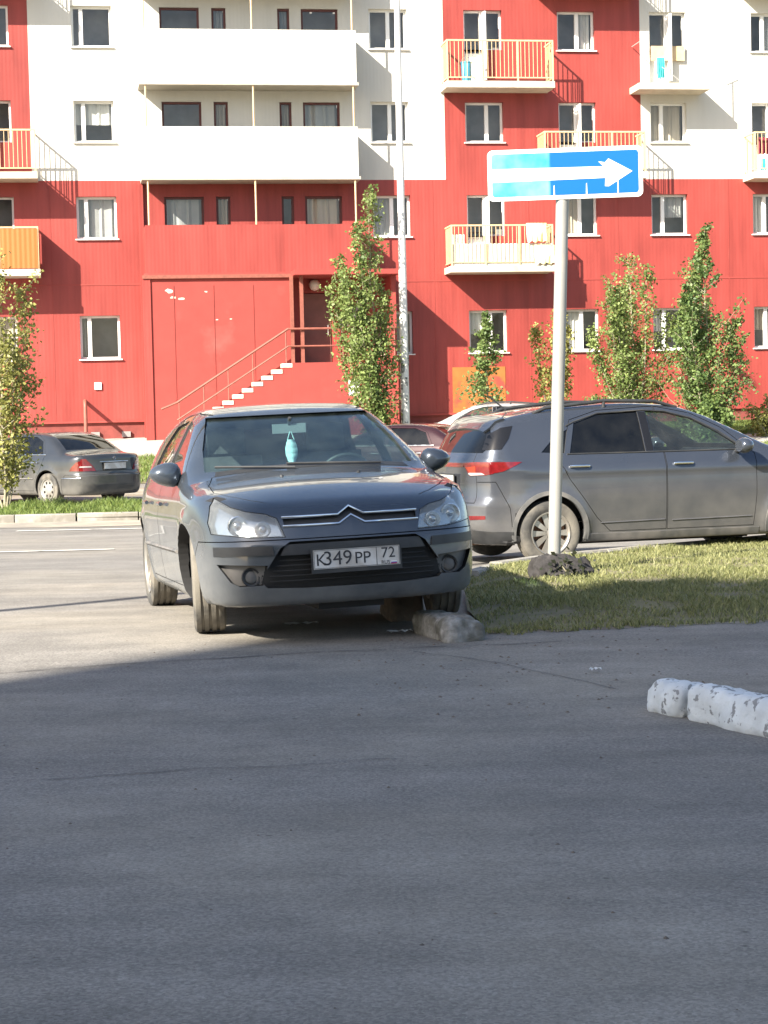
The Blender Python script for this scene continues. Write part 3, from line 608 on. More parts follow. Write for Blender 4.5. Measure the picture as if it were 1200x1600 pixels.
# ================================================================== CARS
def smax(a, b, k):
    h = np.clip(.5+.5*(a-b)/k, 0, 1); return b*(1-h)+a*h + k*h*(1-h)
class Shape:
    """an implicit car body: x forward from the rear axle, y left, z up; f<0 inside"""
    def __init__(s, S):
        s.S = S
        s.T = pchip(*zip(*S['top'])); s.W = pchip(*zip(*S['width'])); s.P = pchip(*zip(*S['plan']))
        s.NP = pchip(*zip(*S['nose_plan'])); s.NZ = pchip(*zip(*S['nose_z'])); s.RP = pchip(*zip(*S['rear_plan'])); s.RZ = pchip(*zip(*S['rear_z']))
    def f(s, p):
        S = s.S; x, y, z = p[..., 0], np.abs(p[..., 1]), p[..., 2]
        sl = (s.T(x+.01)-s.T(x-.01))/.02
        top = (z - (s.T(x)-S['crown']*y*y))/np.sqrt(1+sl*sl)
        w = s.W(z)*s.P(x)
        for xa in (0, S['wb']):
            d = np.hypot(x-xa, z-S['R']); w = w + S.get('flare', .014)*np.exp(-((d-.375)/.055)**2)*(y > .3)
        if 'crease' in S:
            zc = S['crease']; w = w + S.get('cr_h', .006)*np.exp(-((z-zc)/.04)**2)
        side = y - w
        front = (x - (S['xf']-s.NP(y)-s.NZ(z)))*.8; rear = ((S['xr']+s.RP(y)+s.RZ(z))-x)*.8
        v = smax(top, side, S['k1']); v = smax(v, front, S['k2']); v = smax(v, rear, S['k3'])
        return smax(v, S['zb']-z, .05)
    def grad(s, p):
        e = 1e-3; g = np.stack([s.f(p+np.eye(3)[i]*e)-s.f(p-np.eye(3)[i]*e) for i in range(3)], -1)
        return g/np.maximum(np.linalg.norm(g, axis=-1, keepdims=True), 1e-9)
    def mesh(s, iso=0.0, fn=None, x0=None, x1=None, zc=.6, step=.035, nv=112, ne=22):
        fn = fn or (lambda p: s.f(p)-iso)
        S = s.S; x0 = S['xr']+.5 if x0 is None else x0; x1 = S['xf']-.55 if x1 is None else x1
        th = np.arange(nv)*2*np.pi/nv; ring = np.stack([np.zeros(nv), np.cos(th), np.sin(th)], -1)
        xs = np.linspace(x0, x1, max(6, int((x1-x0)/step))); O, D = [], []
        for j in range(ne-1, 0, -1):
            ph = j/ne*np.pi/2; O.append(np.tile([x0, 0, zc], (nv, 1))); D.append(ring*math.cos(ph)+np.array([-math.sin(ph), 0, 0]))
        for x in xs: O.append(np.tile([x, 0, zc], (nv, 1))); D.append(ring)
        for j in range(1, ne):
            ph = j/ne*np.pi/2; O.append(np.tile([x1, 0, zc], (nv, 1))); D.append(ring*math.cos(ph)+np.array([math.sin(ph), 0, 0]))
        nr = len(O); O = np.concatenate(O+[[[x0, 0, zc], [x1, 0, zc]]]); D = np.concatenate(D+[[[-1., 0, 0], [1., 0, 0]]])
        lo = np.full(len(O), .01); hi = np.full(len(O), 1.9); found = np.zeros(len(O), bool)
        for t in np.linspace(.05, 1.9, 75):
            v = fn(O+D*t); new = (v > 0) & ~found; hi[new] = t; found |= new; lo[~found] = t
        for _ in range(22):
            m = (lo+hi)/2; v = fn(O+D*m[:, None]); lo = np.where(v <= 0, m, lo); hi = np.where(v > 0, m, hi)
        V = O+D*((lo+hi)/2)[:, None]; F = []
        for i in range(nr-1):
            for t in range(nv): F.append((i*nv+t, (i+1)*nv+t, (i+1)*nv+(t+1) % nv, i*nv+(t+1) % nv))
        a, b = nr*nv, nr*nv+1
        for t in range(nv): F.append((a, t, (t+1) % nv)); F.append((b, (nr-1)*nv+(t+1) % nv, (nr-1)*nv+t))
        me = bpy.data.meshes.new('shell'); me.from_pydata(V.tolist(), [], F)
        bm = bmesh.new(); bm.from_mesh(me); bmesh.ops.recalc_face_normals(bm, faces=bm.faces); bm.to_mesh(me); bm.free(); return me
    def cast(s, A, B, ax, iso):
        """2-D points -> 3-D points on the surface f=iso, coming in along an axis such as +x"""
        n = len(A); i = 'xyz'.index(ax[1]); sg = 1 if ax[0] == '+' else -1
        o = [k for k in range(3) if k != i]; P0 = np.zeros((n, 3)); P0[:, o[0]] = A; P0[:, o[1]] = B
        far = {'x': 4.2 if sg > 0 else -1.8, 'y': 1.3*sg, 'z': 1.9 if sg > 0 else -.2}[ax[1]]; near = {'x': 1.4, 'y': 0.0, 'z': .6}[ax[1]]
        lo = np.full(n, far); hi = np.full(n, near); found = np.zeros(n, bool)
        for t in np.linspace(far, near, 90):
            P0[:, i] = t; v = s.f(P0)-iso; new = (v <= 0) & ~found; hi[new] = t; found |= new; lo[~found] = t
        for _ in range(24):
            m = (lo+hi)/2; P0[:, i] = m; v = s.f(P0)-iso; ins = v <= 0; hi = np.where(ins, m, hi); lo = np.where(ins, lo, m)
        P0[:, i] = (lo+hi)/2; return P0
    def panel(s, name, poly, ax, iso, thick, mat, parent, step=.03, smooth=True):
        """a sheet cut to a 2-D outline that follows the body surface"""
        v, f = grid_poly(poly, step, step); P = s.cast(v[:, 0], v[:, 1], ax, iso); N = s.grad(P); Q = P-N*thick; n = len(P)
        cnt = {}
        for q in f:
            for a, b in zip(q, q[1:]+q[:1]): cnt[(min(a, b), max(a, b))] = cnt.get((min(a, b), max(a, b)), 0)+1
        F = [tuple(q) for q in f] + [tuple(i+n for i in q[::-1]) for q in f]
        for q in f:
            for a, b in zip(q, q[1:]+q[:1]):
                if cnt[(min(a, b), max(a, b))] == 1: F.append((b, a, a+n, b+n))
        me = bpy.data.meshes.new(name); me.from_pydata(P.tolist()+Q.tolist(), [], F)
        bm = bmesh.new(); bm.from_mesh(me); bmesh.ops.recalc_face_normals(bm, faces=bm.faces); bm.to_mesh(me); bm.free()
        o = link(name, me, mat, parent)
        if smooth: me.polygons.foreach_set('use_smooth', [True]*len(me.polygons)); me.set_sharp_from_angle(angle=R_(40))
        return o
    def strip(s, name, pts, ax, r, mat, parent, lift=.0):
        """a thin moulding laid on the surface along a 2-D polyline"""
        fine = []
        for a, b in zip(pts[:-1], pts[1:]):
            k = max(1, int(math.dist(a, b)/.05)); fine += [(a[0]+(b[0]-a[0])*i/k, a[1]+(b[1]-a[1])*i/k) for i in range(k)]
        fine.append(pts[-1]); P = s.cast(np.array([q[0] for q in fine]), np.array([q[1] for q in fine]), ax, lift)
        return MB().tube([tuple(q) for q in P], r, 6).build(name, mat, parent, 60)
def boolean(A, B, op):
    a = bpy.data.objects.new('ta', A); b = bpy.data.objects.new('tb', B); COL.objects.link(a); COL.objects.link(b)
    md = a.modifiers.new('b', 'BOOLEAN'); md.operation = op; md.object = b
    try: md.solver = 'MANIFOLD'
    except Exception: md.solver = 'EXACT'
    dg = bpy.context.evaluated_depsgraph_get(); me = bpy.data.meshes.new_from_object(a.evaluated_get(dg))
    bpy.data.objects.remove(a); bpy.data.objects.remove(b); return me
def prism_mesh(poly, ax, lo, hi):
    me = MB().prism(poly, ax, lo, hi).mesh('prism', True)
    bm = bmesh.new(); bm.from_mesh(me); bmesh.ops.triangulate(bm, faces=[f for f in bm.faces if len(f.verts) > 4]); bm.to_mesh(me); bm.free(); return me
def inset(poly, d):
    c = np.mean(np.array(poly), 0); n = len(poly); out = []
    A = np.array(poly); area = .5*sum(A[i][0]*A[(i+1) % n][1]-A[(i+1) % n][0]*A[i][1] for i in range(n)); sg = 1 if area > 0 else -1
    for i in range(n):
        a, b, cc = A[i-1], A[i], A[(i+1) % n]; e1 = (b-a)/np.linalg.norm(b-a); e2 = (cc-b)/np.linalg.norm(cc-b)
        n1 = np.array([-e1[1], e1[0]])*sg; n2 = np.array([-e2[1], e2[0]])*sg; m = n1+n2; m = m/max(.4, np.dot(m, m)/2) if np.dot(m, m) > 0 else n1
        out.append(tuple(b+m*d))
    return out
def mirror(poly): return [(-a, b) for a, b in poly][::-1]
def cyl_mesh(x, z, r, y0, y1, n=56):
    return prism_mesh([(x+r*math.cos(2*math.pi*i/n), z+r*math.sin(2*math.pi*i/n)) for i in range(n)], 'y', y0, y1)
def finish(me, sh, mat, mat_in):
    """split materials outside / inside and give the outer skin its exact smooth normals"""
    n = len(me.vertices); co = np.empty(n*3); me.vertices.foreach_get('co', co); co = co.reshape(-1, 3)
    ok = np.abs(sh.f(co)) < .004; G = sh.grad(co)
    me.materials.clear(); me.materials.append(mat); me.materials.append(mat_in)
    me.polygons.foreach_set('use_smooth', [True]*len(me.polygons)); nor = np.zeros((len(me.loops), 3))
    for p in me.polygons:
        vi = list(p.vertices); fnm = np.array(p.normal); out = ok[vi].all() and (G[vi]@fnm).min() > .6
        p.material_index = 0 if out else 1
        for li, v in zip(p.loop_indices, vi): nor[li] = G[v] if out else fnm
    me.normals_split_custom_set(nor.tolist()); return me

m_gloss = pm('gloss black trim', (.010, .010, .011), .12, var=.1)
m_plast = pm('black car plastic', (.028, .029, .031), .5, var=.2, scale=12, col2=(.06, .058, .054), mask=4, lo=.5, hi=.8)
m_gplast = pm('dusty grey plastic', (.10, .10, .098), .6, var=.15, scale=12, col2=(.17, .16, .15), mask=4)
m_inner = pm('car inner dark', (.02, .02, .021), .8, var=.1)
m_seat = pm('grey seat cloth', (.07, .072, .078), .9, var=.2, scale=20)
m_dash = pm('dashboard', (.045, .047, .05), .75, var=.15, scale=20)
m_chrome = pm('chrome trim', (.72, .73, .74), .18, metal=1.0, var=.03)
m_tyre = pm('dusty tyre', (.06, .058, .054), .85, var=.2, scale=10, bump=.2, bscale=60, col2=(.16, .145, .12), mask=4)
m_rim = pm('silver alloy', (.50, .49, .46), .38, metal=.7, var=.08, scale=6, col2=(.36, .33, .29), mask=3)
m_disc = pm('rusty brake', (.16, .085, .05), .8, var=.3, scale=12)
m_lens = glass_mat('lamp glass', (.90, .92, .92), 1.0, .01, film=.13, filmcol=(.58, .59, .58))
m_refl = pm('lamp reflector', (.78, .79, .80), .22, metal=.9, var=.05)
m_redl = pm('red lamp plastic', (.13, .006, .007), .10, var=.35, scale=14, coat=1.0)
m_orgl = pm('orange lamp plastic', (.26, .030, .010), .12, var=.1, coat=.8); m_clrl = pm('clear lamp plastic', (.38, .36, .35), .15, var=.1, coat=.8)
m_wind = glass_mat('windscreen glass', (.80, .91, .90), 1.0, .0, film=.022, filmcol=(.24, .29, .28))
m_side = glass_mat('side glass', (.80, .85, .83), 1.0, .0, film=.03); m_priv = glass_mat('dark side glass', (.07, .07, .075), 1.0, .0, film=.02)
m_lgrey = pm('light grey plastic', (.17, .185, .20), .6, var=.06)
m_plate = pm('number plate white', (.60, .60, .59), .45, var=.05, scale=20, col2=(.45, .43, .40), mask=6); m_pink_ = pm('plate ink', (.03, .03, .035), .6)

def wheel(parent, x, y, R, w, side, style, steer=0.0):
    hw = w/2; prof = []
    r1 = R*.645
    for r, h in [(r1, -hw*.80), (r1+.02, -hw*.92), (R*.80, -hw), (R*.93, -hw*.97), (R*.985, -hw*.86)]: prof.append((r, h))
    for c in (-.46, 0.0, .46):
        prof += [(R, hw*(c-.10)-hw*.09), (R, hw*(c-.10)), (R-.009, hw*(c-.085)), (R-.009, hw*(c+.085)), (R, hw*(c+.10)), (R, hw*(c+.10)+hw*.09)]
    for r, h in [(R*.985, hw*.86), (R*.93, hw*.97), (R*.80, hw), (r1+.02, hw*.92), (r1, hw*.80)]: prof.append((r, h))
    t = MB().lathe(prof, 60, 'y', closed=True).build('wheel', m_tyre, parent, 35)
    t.location = (x, y, R); t.rotation_euler = (0, 0, steer)
    o = side      # +1: outer face towards +y
    yo = o*hw*.72
    mb = MB().lathe([(r1+.004, o*hw*.95), (r1+.004, -o*hw*.9), (r1-.012, -o*hw*.9), (r1-.014, o*hw*.80), (r1-.004, o*hw*.93)], 48, 'y', closed=True)
    n = {'five': 5, 'ten': 10, 'holes': 8}[style]
    if style == 'holes':
        # pressed disc with a ring of round-cornered holes: built from spokes as wide as the gaps
        mb.lathe([(.001, yo*1.02), (r1*.42, yo*1.05), (r1*.52, yo*.92), (r1*.52, yo*.8), (.001, yo*.8)], 40, 'y'); mb.lathe([(r1*.76, yo*.95), (r1*.99, yo*1.0), (r1*.99, yo*.8), (r1*.76, yo*.8)], 48, 'y', closed=True)
        for k in range(n):
            a = 2*math.pi*k/n; da = .22
            mb.prism([(r1*.50*math.cos(a-da*1.1), r1*.50*math.sin(a-da*1.1)), (r1*.78*math.cos(a-da), r1*.78*math.sin(a-da)), (r1*.78*math.cos(a+da), r1*.78*math.sin(a+da)), (r1*.50*math.cos(a+da*1.1), r1*.50*math.sin(a+da*1.1))], 'y', min(yo*.8, yo*.94), max(yo*.8, yo*.94))
    else:
        mb.lathe([(.001, yo*.95), (r1*.16, yo*.95), (r1*.24, yo*.8), (r1*.24, yo*.3), (.001, yo*.3)], 30, 'y')
        for k in range(n):
            for tw in ((-.11, .11) if style == 'five' else (0,)):
                a = 2*math.pi*k/n + tw; b = a + (tw*.6)
                wi, wo = (.016, .02) if style == 'five' else (.016, .030)
                d1 = (math.cos(a), math.sin(a)); p1 = (-d1[1], d1[0]); d2 = (math.cos(b), math.sin(b)); p2 = (-d2[1], d2[0])
                poly = [(d1[0]*r1*.18-p1[0]*wi, d1[1]*r1*.18-p1[1]*wi), (d2[0]*r1*.985-p2[0]*wo, d2[1]*r1*.985-p2[1]*wo), (d2[0]*r1*.985+p2[0]*wo, d2[1]*r1*.985+p2[1]*wo), (d1[0]*r1*.18+p1[0]*wi, d1[1]*r1*.18+p1[1]*wi)]
                mb.prism(poly, 'y', min(yo*.55, yo*.92), max(yo*.55, yo*.92))
    mb.build('rim', m_rim, t, 35)
    MB().lathe([(.001, o*hw*.2), (r1*.88, o*hw*.2), (r1*.88, o*hw*.1), (.001, o*hw*.1)], 36, 'y').build('brake_disc', m_disc, t, 35)
    return t
def seat(parent, x, y, z0=.32):
    s = MB().prism([(x-.28, z0), (x+.26, z0), (x+.28, z0+.16), (x-.22, z0+.18), (x-.40, z0+.78), (x-.52, z0+.76), (x-.40, z0+.05)], 'y', y-.24, y+.24).build('seat', m_seat, parent)
    MB().prism([(x-.44, z0+.80), (x-.52, z0+.78), (x-.55, z0+.96), (x-.46, z0+.98)], 'y', y-.13, y+.13).build('head_restraint', m_seat, s)
    return s
def text_mesh(body, size, shear=0.0):
    cu = bpy.data.curves.new('t', 'FONT'); cu.body = body; cu.size = size; cu.extrude = .0006; cu.align_x = 'CENTER'; cu.align_y = 'CENTER'
    o = bpy.data.objects.new('t', cu); COL.objects.link(o); dg = bpy.context.evaluated_depsgraph_get()
    me = bpy.data.meshes.new_from_object(o.evaluated_get(dg)); bpy.data.objects.remove(o); return me
def plate(parent, x, z, facing, text=None, tilt=0.0, w=.52, h=.112, frame=True):
    """facing +1: looks forward (+x)"""
    mb = MB(); 
    fr = MB().box(-.006, .004, -w/2-.012, w/2+.012, -h/2-.025, h/2+.012).build('number_plate', m_plast, parent, fix=False) if frame else None
    face = MB().box(.0045, .0075, -w/2, w/2, -h/2, h/2)
    if fr is None: fr = face.build('number_plate', m_plate, parent, fix=False)
    else: face.build('plate_face', m_plate, fr, fix=False)
    fr.location = (x, 0, z); fr.rotation_euler = (0, tilt, 0 if facing > 0 else math.pi)
    if text:
        ROT = Matrix(((0, 0, 1, 0), (1, 0, 0, 0), (0, 1, 0, 0), (0, 0, 0, 1)))    # text x -> +y, text y -> z, faces +x
        for body, sz, cy, cz, bold in text:
            me = text_mesh(body, sz); me.transform(Matrix.Translation((.0085, cy, cz)) @ ROT); link('plate_lettering', me, m_pink_, fr)
        MB().box(.0076, .009, .118, .121, -h/2+.004, h/2-.004).build('plate_rule', m_pink_, fr, fix=False)
        for a, b, c, d in ((-w/2+.003, w/2-.003, -h/2+.003, -h/2+.0055), (-w/2+.003, w/2-.003, h/2-.0055, h/2-.003), (-w/2+.003, -w/2+.0055, -h/2+.0056, h/2-.0056), (w/2-.0055, w/2-.003, -h/2+.0056, h/2-.0056)):
            MB().box(.0076, .0086, a, b, c, d).build('plate_border', m_pink_, fr, fix=False)
    return fr
def car(name, label, origin, fwd, left, up, S, paint, group=None):
    """body shell hollowed and cut into panels with real gaps; returns root, shape"""
    t = thing(name, label, 'car', group=group)
    t.matrix_world = Matrix(((fwd[0], left[0], up[0], origin[0]), (fwd[1], left[1], up[1], origin[1]), (fwd[2], left[2], up[2], origin[2]), (0, 0, 0, 1)))
    sh = Shape(S); body = sh.mesh()
    xw0, xw1 = S['cabin']
    cav = sh.mesh(fn=lambda p: np.maximum.reduce([sh.f(p)+.045, p[..., 0]-xw1, xw0-p[..., 0], .30-p[..., 2]]), x0=xw0+.3, x1=xw1-.3, zc=.75, step=.05, nv=80, ne=14)
    body = boolean(body, cav, 'DIFFERENCE')
    for sy_ in (1, -1):
        for xa in (0, S['wb']): body = boolean(body, cyl_mesh(xa, S['R']+.01, S.get('arch', .365), min(.52*sy_, 1.3*sy_), max(.52*sy_, 1.3*sy_)), 'DIFFERENCE')
        for w in S['windows']: body = boolean(body, prism_mesh(w[0], 'y', min(.35*sy_, 1.3*sy_), max(.35*sy_, 1.3*sy_)), 'DIFFERENCE')
    for poly, a, b in S.get('x_openings', []): body = boolean(body, prism_mesh(poly, 'x', a, b), 'DIFFERENCE')
    shr = {}
    for poly, ax, depth in S.get('recess', []):
        if depth not in shr: shr[depth] = sh.mesh(-depth)
        if ax == '+x': pr = prism_mesh(poly, 'x', S['wb']-.1, S['xf']+.3)
        elif ax == '-x': pr = prism_mesh(poly, 'x', S['xr']-.3, .3)
        elif ax == '+y': pr = prism_mesh(poly, 'y', .3, 1.3)
        else: pr = prism_mesh(poly, 'y', -1.3, -.3)
        body = boolean(body, boolean(pr, shr[depth].copy(), 'DIFFERENCE'), 'DIFFERENCE')
    out = []
    for pname, ax, poly, lo, hi in S['panels']:
        piece = boolean(body, prism_mesh(inset(poly, .006), ax, lo, hi), 'INTERSECT'); body = boolean(body, prism_mesh(poly, ax, lo, hi), 'DIFFERENCE')
        out.append((pname, piece))
    link('body', finish(body, sh, paint, m_inner), None, t)
    for pname, piece in out:
        po = link(pname, finish(piece, sh, paint, m_inner), None, t); sh.__dict__.setdefault('parts', []).append(po)
    for i, w in enumerate(S['windows']):
        for sg in ('+y', '-y'): sh.panel('side_window', inset(w[0], -.012), sg, -.012, .004, w[1], t, .05)
    return t, sh

# ---------------------------------------------------------------- the blue-grey hatchback on the grass edge
HL = [(.400, .598), (.435, .712), (.50, .742), (.60, .760), (.68, .790), (.748, .846), (.785, .80), (.81, .70), (.80, .63), (.60, .602)]
INTK = [(-.545, .38), (-.55, .335), (-.52, .305), (-.3, .295), (.3, .295), (.52, .305), (.55, .335), (.545, .38), (.44, .535), (.38, .572), (-.38, .572), (-.44, .535)]
FOG = [(.515, .438), (.545, .322), (.67, .318), (.72, .345), (.785, .452)]
BSTR = [(.475, .498), (.80, .500), (.80, .556), (.485, .552)]
GRL = [(-.405, .712), (-.40, .660), (-.075, .660), (0, .707), (.075, .660), (.40, .660), (.405, .712), (.075, .712), (0, .759), (-.075, .712)]
SC = dict(wb=2.608, R=.317, xf=3.55, xr=-.72, crown=.075, k1=.10, k2=.07, k3=.10, zb=.19,
    top=[(-.78, .90), (-.66, 1.02), (-.45, 1.21), (-.15, 1.35), (.3, 1.43), (.8, 1.462), (1.2, 1.45), (1.5, 1.405), (1.75, 1.30), (2.05, 1.15), (2.3, 1.025), (2.42, .985), (2.7, .945), (3.0, .895), (3.25, .83), (3.4, .775), (3.5, .72), (3.62, .62)],
    width=[(.1, .78), (.2, .825), (.3, .855), (.5, .88), (.65, .886), (.8, .876), (.9, .852), (.97, .82), (1.05, .787), (1.2, .712), (1.35, .628), (1.5, .53)],
    plan=[(-.8, .90), (-.3, .955), (.3, .99), (1, 1), (2, 1), (2.6, .997), (3.1, .975), (3.6, .95)],
    nose_plan=[(0, 0), (.3, .018), (.5, .065), (.65, .14), (.75, .24), (.83, .40), (.9, .75)],
    nose_z=[(.1, .12), (.22, .05), (.32, .012), (.42, 0), (.54, .005), (.60, .03), (.70, .075), (.80, .15), (.9, .3)],
    rear_plan=[(0, 0), (.4, .03), (.6, .10), (.75, .22), (.9, .5)], rear_z=[(.2, .1), (.4, .0), (.6, 0), (.9, .06), (1.2, .2)],
    cabin=(-.3, 2.32), crease=.70,
    windows=[([(2.06, .995), (1.80, 1.165), (1.52, 1.32), (1.24, 1.362), (1.24, .975)], m_side), ([(1.14, .975), (1.14, 1.365), (.62, 1.335), (.36, 1.20), (.24, .99)], m_side)],
    x_openings=[([(-.69, 1.0), (.69, 1.0), (.655, 1.15), (.56, 1.368), (-.56, 1.368), (-.655, 1.15)], 1.2, 2.9), ([(-.52, 1.06), (.52, 1.06), (.45, 1.30), (-.45, 1.30)], -1.2, .0)],
    recess=[(HL, '+x', .055), (mirror(HL), '+x', .055), (INTK, '+x', .055), (FOG, '+x', .055), (mirror(FOG), '+x', .055), (GRL, '+x', .025)],
    panels=[('bonnet', 'z', [(2.37, -.66), (2.37, .66), (2.62, .72), (2.9, .73), (3.06, .66), (3.2, .56), (3.32, .44), (3.40, .3), (3.43, 0), (3.40, -.3), (3.32, -.44), (3.2, -.56), (3.06, -.66), (2.9, -.73), (2.62, -.72)], .80, 1.3),
            ('front_bumper', 'y', [(2.90, .10), (3.8, .10), (3.8, .588), (3.0, .588), (2.93, .50)], -1.2, 1.2)] +
           [('front_door', 'y', [(1.19, .27), (2.20, .27), (2.25, .6), (2.22, .95), (1.55, 1.385), (1.19, 1.415)], a, b) for a, b in ((.5, 1.2), (-1.2, -.5))] +
           [('rear_door', 'y', [(1.185, .27), (.44, .27), (.34, .5), (.20, .72), (.12, .97), (.30, 1.22), (.58, 1.37), (1.185, 1.415)], a, b) for a, b in ((.5, 1.2), (-1.2, -.5))])
p_cit = paint_mat('blue grey metallic', (.034, .049, .072), (.28, .285, .28), .42, .055, .45, .26, .22, .74)
CF, CL, CU = (.22792, -.97325, .02879), (.97310, .22870, .02791), (-.03375, .02166, .99920)
T1, s1 = car('blue_grey_hatchback', 'dusty blue grey hatchback parked nose first half on the grass edge', (-.9644, 14.7282, -.0051), CF, CL, CU, SC, p_cit)
for xx, yy, st in ((0, .755, 0), (0, -.755, 0), (2.608, .755, R_(-7)), (2.608, -.755, R_(-7))): wheel(T1, xx, yy, .317, .20, 1 if yy > 0 else -1, 'five', st)
s1.panel('windscreen', [(-.70, .992), (.70, .992), (.665, 1.15), (.575, 1.378), (-.575, 1.378), (-.665, 1.15)], '+x', -.014, .004, m_wind, T1, .05)
s1.panel('rear_window', [(-.53, 1.05), (.53, 1.05), (.46, 1.31), (-.46, 1.31)], '-x', -.014, .004, m_priv, T1, .05)
cw = s1.panel('cowl', [(2.30, -.62), (2.30, .62), (2.365, .64), (2.365, -.64)], '+z', .002, .01, m_plast, T1, .05)
for sgn in (1, -1):
    m_ = (lambda P: P) if sgn > 0 else mirror
    h = s1.panel('headlight', m_(inset(HL, .004)), '+x', -.002, .003, m_lens, T1, .025)
    s1.panel('reflector', m_(inset(HL, .006)), '+x', -.05, .003, m_refl, h, .03)
    for (yy, zz, rr_) in ((.52, .648, .045), (.655, .675, .055)):
        P = s1.cast(np.array([yy*sgn]), np.array([zz]), '+x', -.05)[0]
        MB().lathe([(.001, -.005), (rr_*.55, -.002), (rr_*.9, .022), (rr_, .03), (rr_*1.08, .028), (rr_*1.08, 0)], 24, 'x', (P[0], P[1], P[2])).build('lamp_bowl', m_refl, h, 50)
        MB().lathe([(.001, .03), (.02, .026), (.03, .012), (.031, 0)], 16, 'x', (P[0], P[1], P[2])).build('bulb', m_chrome, h, 50)
    s1.panel('bumper_strip', m_(BSTR), '+x', .010, .012, m_plast, T1, .04)
    fp = s1.panel('fog_light', m_(inset(FOG, .003)), '+x', -.05, .004, m_gplast, T1, .03)
    P = s1.cast(np.array([.605*sgn]), np.array([.372]), '+x', -.045)[0]
    MB().lathe([(.001, .014), (.03, .012), (.042, .004), (.043, 0)], 24, 'x', tuple(P)).build('fog_lens', m_gplast, fp, 50); MB().lathe([(.043, .016), (.053, .02), (.056, 0), (.043, 0)], 24, 'x', tuple(P), True).build('fog_ring', m_plast, fp, 50)
    # door mirrors
    mi = MB(); cx, cy, cz = 2.02, .915*sgn, 1.0
    prof = [(0.0, .055), (.03, .072), (.07, .074), (.11, .060), (.135, .035), (.142, .001)]
    vs = []; n = 16
    for (d, r) in prof:
        for k in range(n):
            a = 2*math.pi*k/n; vs.append((cx-.06+d, cy+sgn*r*1.42*math.copysign(abs(math.cos(a))**.75, math.cos(a)), cz+r*(math.sin(a)*(1.05-.38*math.cos(a))+.10*math.cos(a))))
    fs = [(i*n+k, i*n+(k+1) % n, (i+1)*n+(k+1) % n, (i+1)*n+k) for i in range(len(prof)-1) for k in range(n)] + [tuple(range(n-1, -1, -1)), tuple(range((len(prof)-1)*n, len(prof)*n))]
    mm = mi.add(vs, fs).build('door_mirror', p_cit, T1, 50)
    MB().tube([(cx, .80*sgn, .955), (cx, .87*sgn, .965), (cx, .93*sgn, .985)], [.035, .028, .03], 10).build('mirror_arm', m_plast, mm, 60)
    MB().lathe([(.001, 0), (.062, 0), (.062, -.006), (.001, -.006)], 16, 'x', (cx-.062, cy, cz)).build('mirror_glass', m_chrome, mm, 60)
    for xx in (1.32, .42): 
        P = s1.cast(np.array([xx, xx+.09, xx+.18]), np.array([.80, .805, .80]), '+y' if sgn > 0 else '-y', .022)
        MB().tube([tuple(q) for q in P], .014, 8).build('door_handle', p_cit, s1.parts[{1.32: 2, .42: 4}[xx]+(0 if sgn > 0 else 1)], 60)
    s1.strip('side_moulding', [(.36, .50), (1.18, .50)], '+y' if sgn > 0 else '-y', .012, m_gplast, s1.parts[4+(0 if sgn > 0 else 1)], .004); s1.strip('side_moulding', [(1.20, .50), (2.22, .50)], '+y' if sgn > 0 else '-y', .012, m_gplast, s1.parts[2+(0 if sgn > 0 else 1)], .004)
gr = s1.panel('upper_grille', inset(GRL, .002), '+x', -.02, .004, m_plast, T1, .03)
for dz in (0, -.052): s1.strip('chevron_bar', [(-.41, .714+dz), (-.078, .714+dz), (0, .761+dz), (.078, .714+dz), (.41, .714+dz)], '+x', .0085, m_chrome, gr, .002)
ik = s1.panel('lower_grille', inset(INTK, .002), '+x', -.05, .004, m_inner, T1, .04)
for k in range(5):
    zz = .34+k*.03; hw_ = .50-(.0 if zz < .37 else (zz-.37)*.66)
    s1.strip('grille_slat', [(-hw_, zz), (hw_, zz)], '+x', .005, m_inner, ik, -.036)
s1.panel('grille_beam', [(-.44, .492), (.44, .492), (.405, .556), (-.405, .556)], '+x', -.012, .02, m_plast, ik, .05)
plate(T1, 3.566, .458, 1, [('K', .098, -.215, -.006, 0), ('349', .118, -.115, 0, 0), ('PP', .098, .035, -.006, 0), ('72', .088, .19, .014, 0), ('RUS', .03, .172, -.04, 0)], R_(-2))
_pl = [o for o in T1.children if o.name.startswith('number_plate')][0]
for i, cc in enumerate(((.8, .8, .8), (.04, .08, .4), (.5, .03, .03))): MB().box(.0076, .0086, .205, .24, -.034-.006*i-.006, -.034-.006*i).build('flag_stripe', pm('flag stripe', cc, .5, var=.02), _pl, fix=False)
MB().box(2.9, 3.35, -.2, .2, .15, .20).build('under_tray', m_inner, T1, fix=False)
for yy in (-.36, .36): seat(T1, 1.55, yy)
sr = MB().prism([(.28, .35), (.75, .35), (.75, .5), (.4, .52), (.16, 1.02), (.05, 1.0)], 'y', -.6, .6).build('rear_seat', m_seat, T1)
for yy in (-.36, .36): MB().prism([(.10, 1.02), (.18, 1.02), (.16, 1.16), (.08, 1.16)], 'y', yy-.12, yy+.12).build('head_restraint', m_seat, sr)
da = MB().prism([(1.95, .55), (2.31, .55), (2.31, .96), (2.2, .985), (1.98, .955), (1.9, .86)], 'y', -.68, .68).build('dashboard', m_dash, T1)
MB().prism([(1.86, .90), (2.02, .90), (2.06, .985), (1.90, 1.0)], 'y', -.16, .16).build('instrument_hood', m_dash, da)
a0 = Vector((1.68, .36, .90)); stw = MB(); dirn = Vector((.42, 0, -.9)).normalized()
e1 = Vector((0, 1, 0)); e2 = dirn.cross(e1)
e2 = Vector((.42, 0, .90)).normalized()
stw.tube([tuple(a0+e1*(.185*math.cos(i*math.pi/18))+e2*(.185*math.sin(i*math.pi/18))) for i in range(37)], .014, 8)
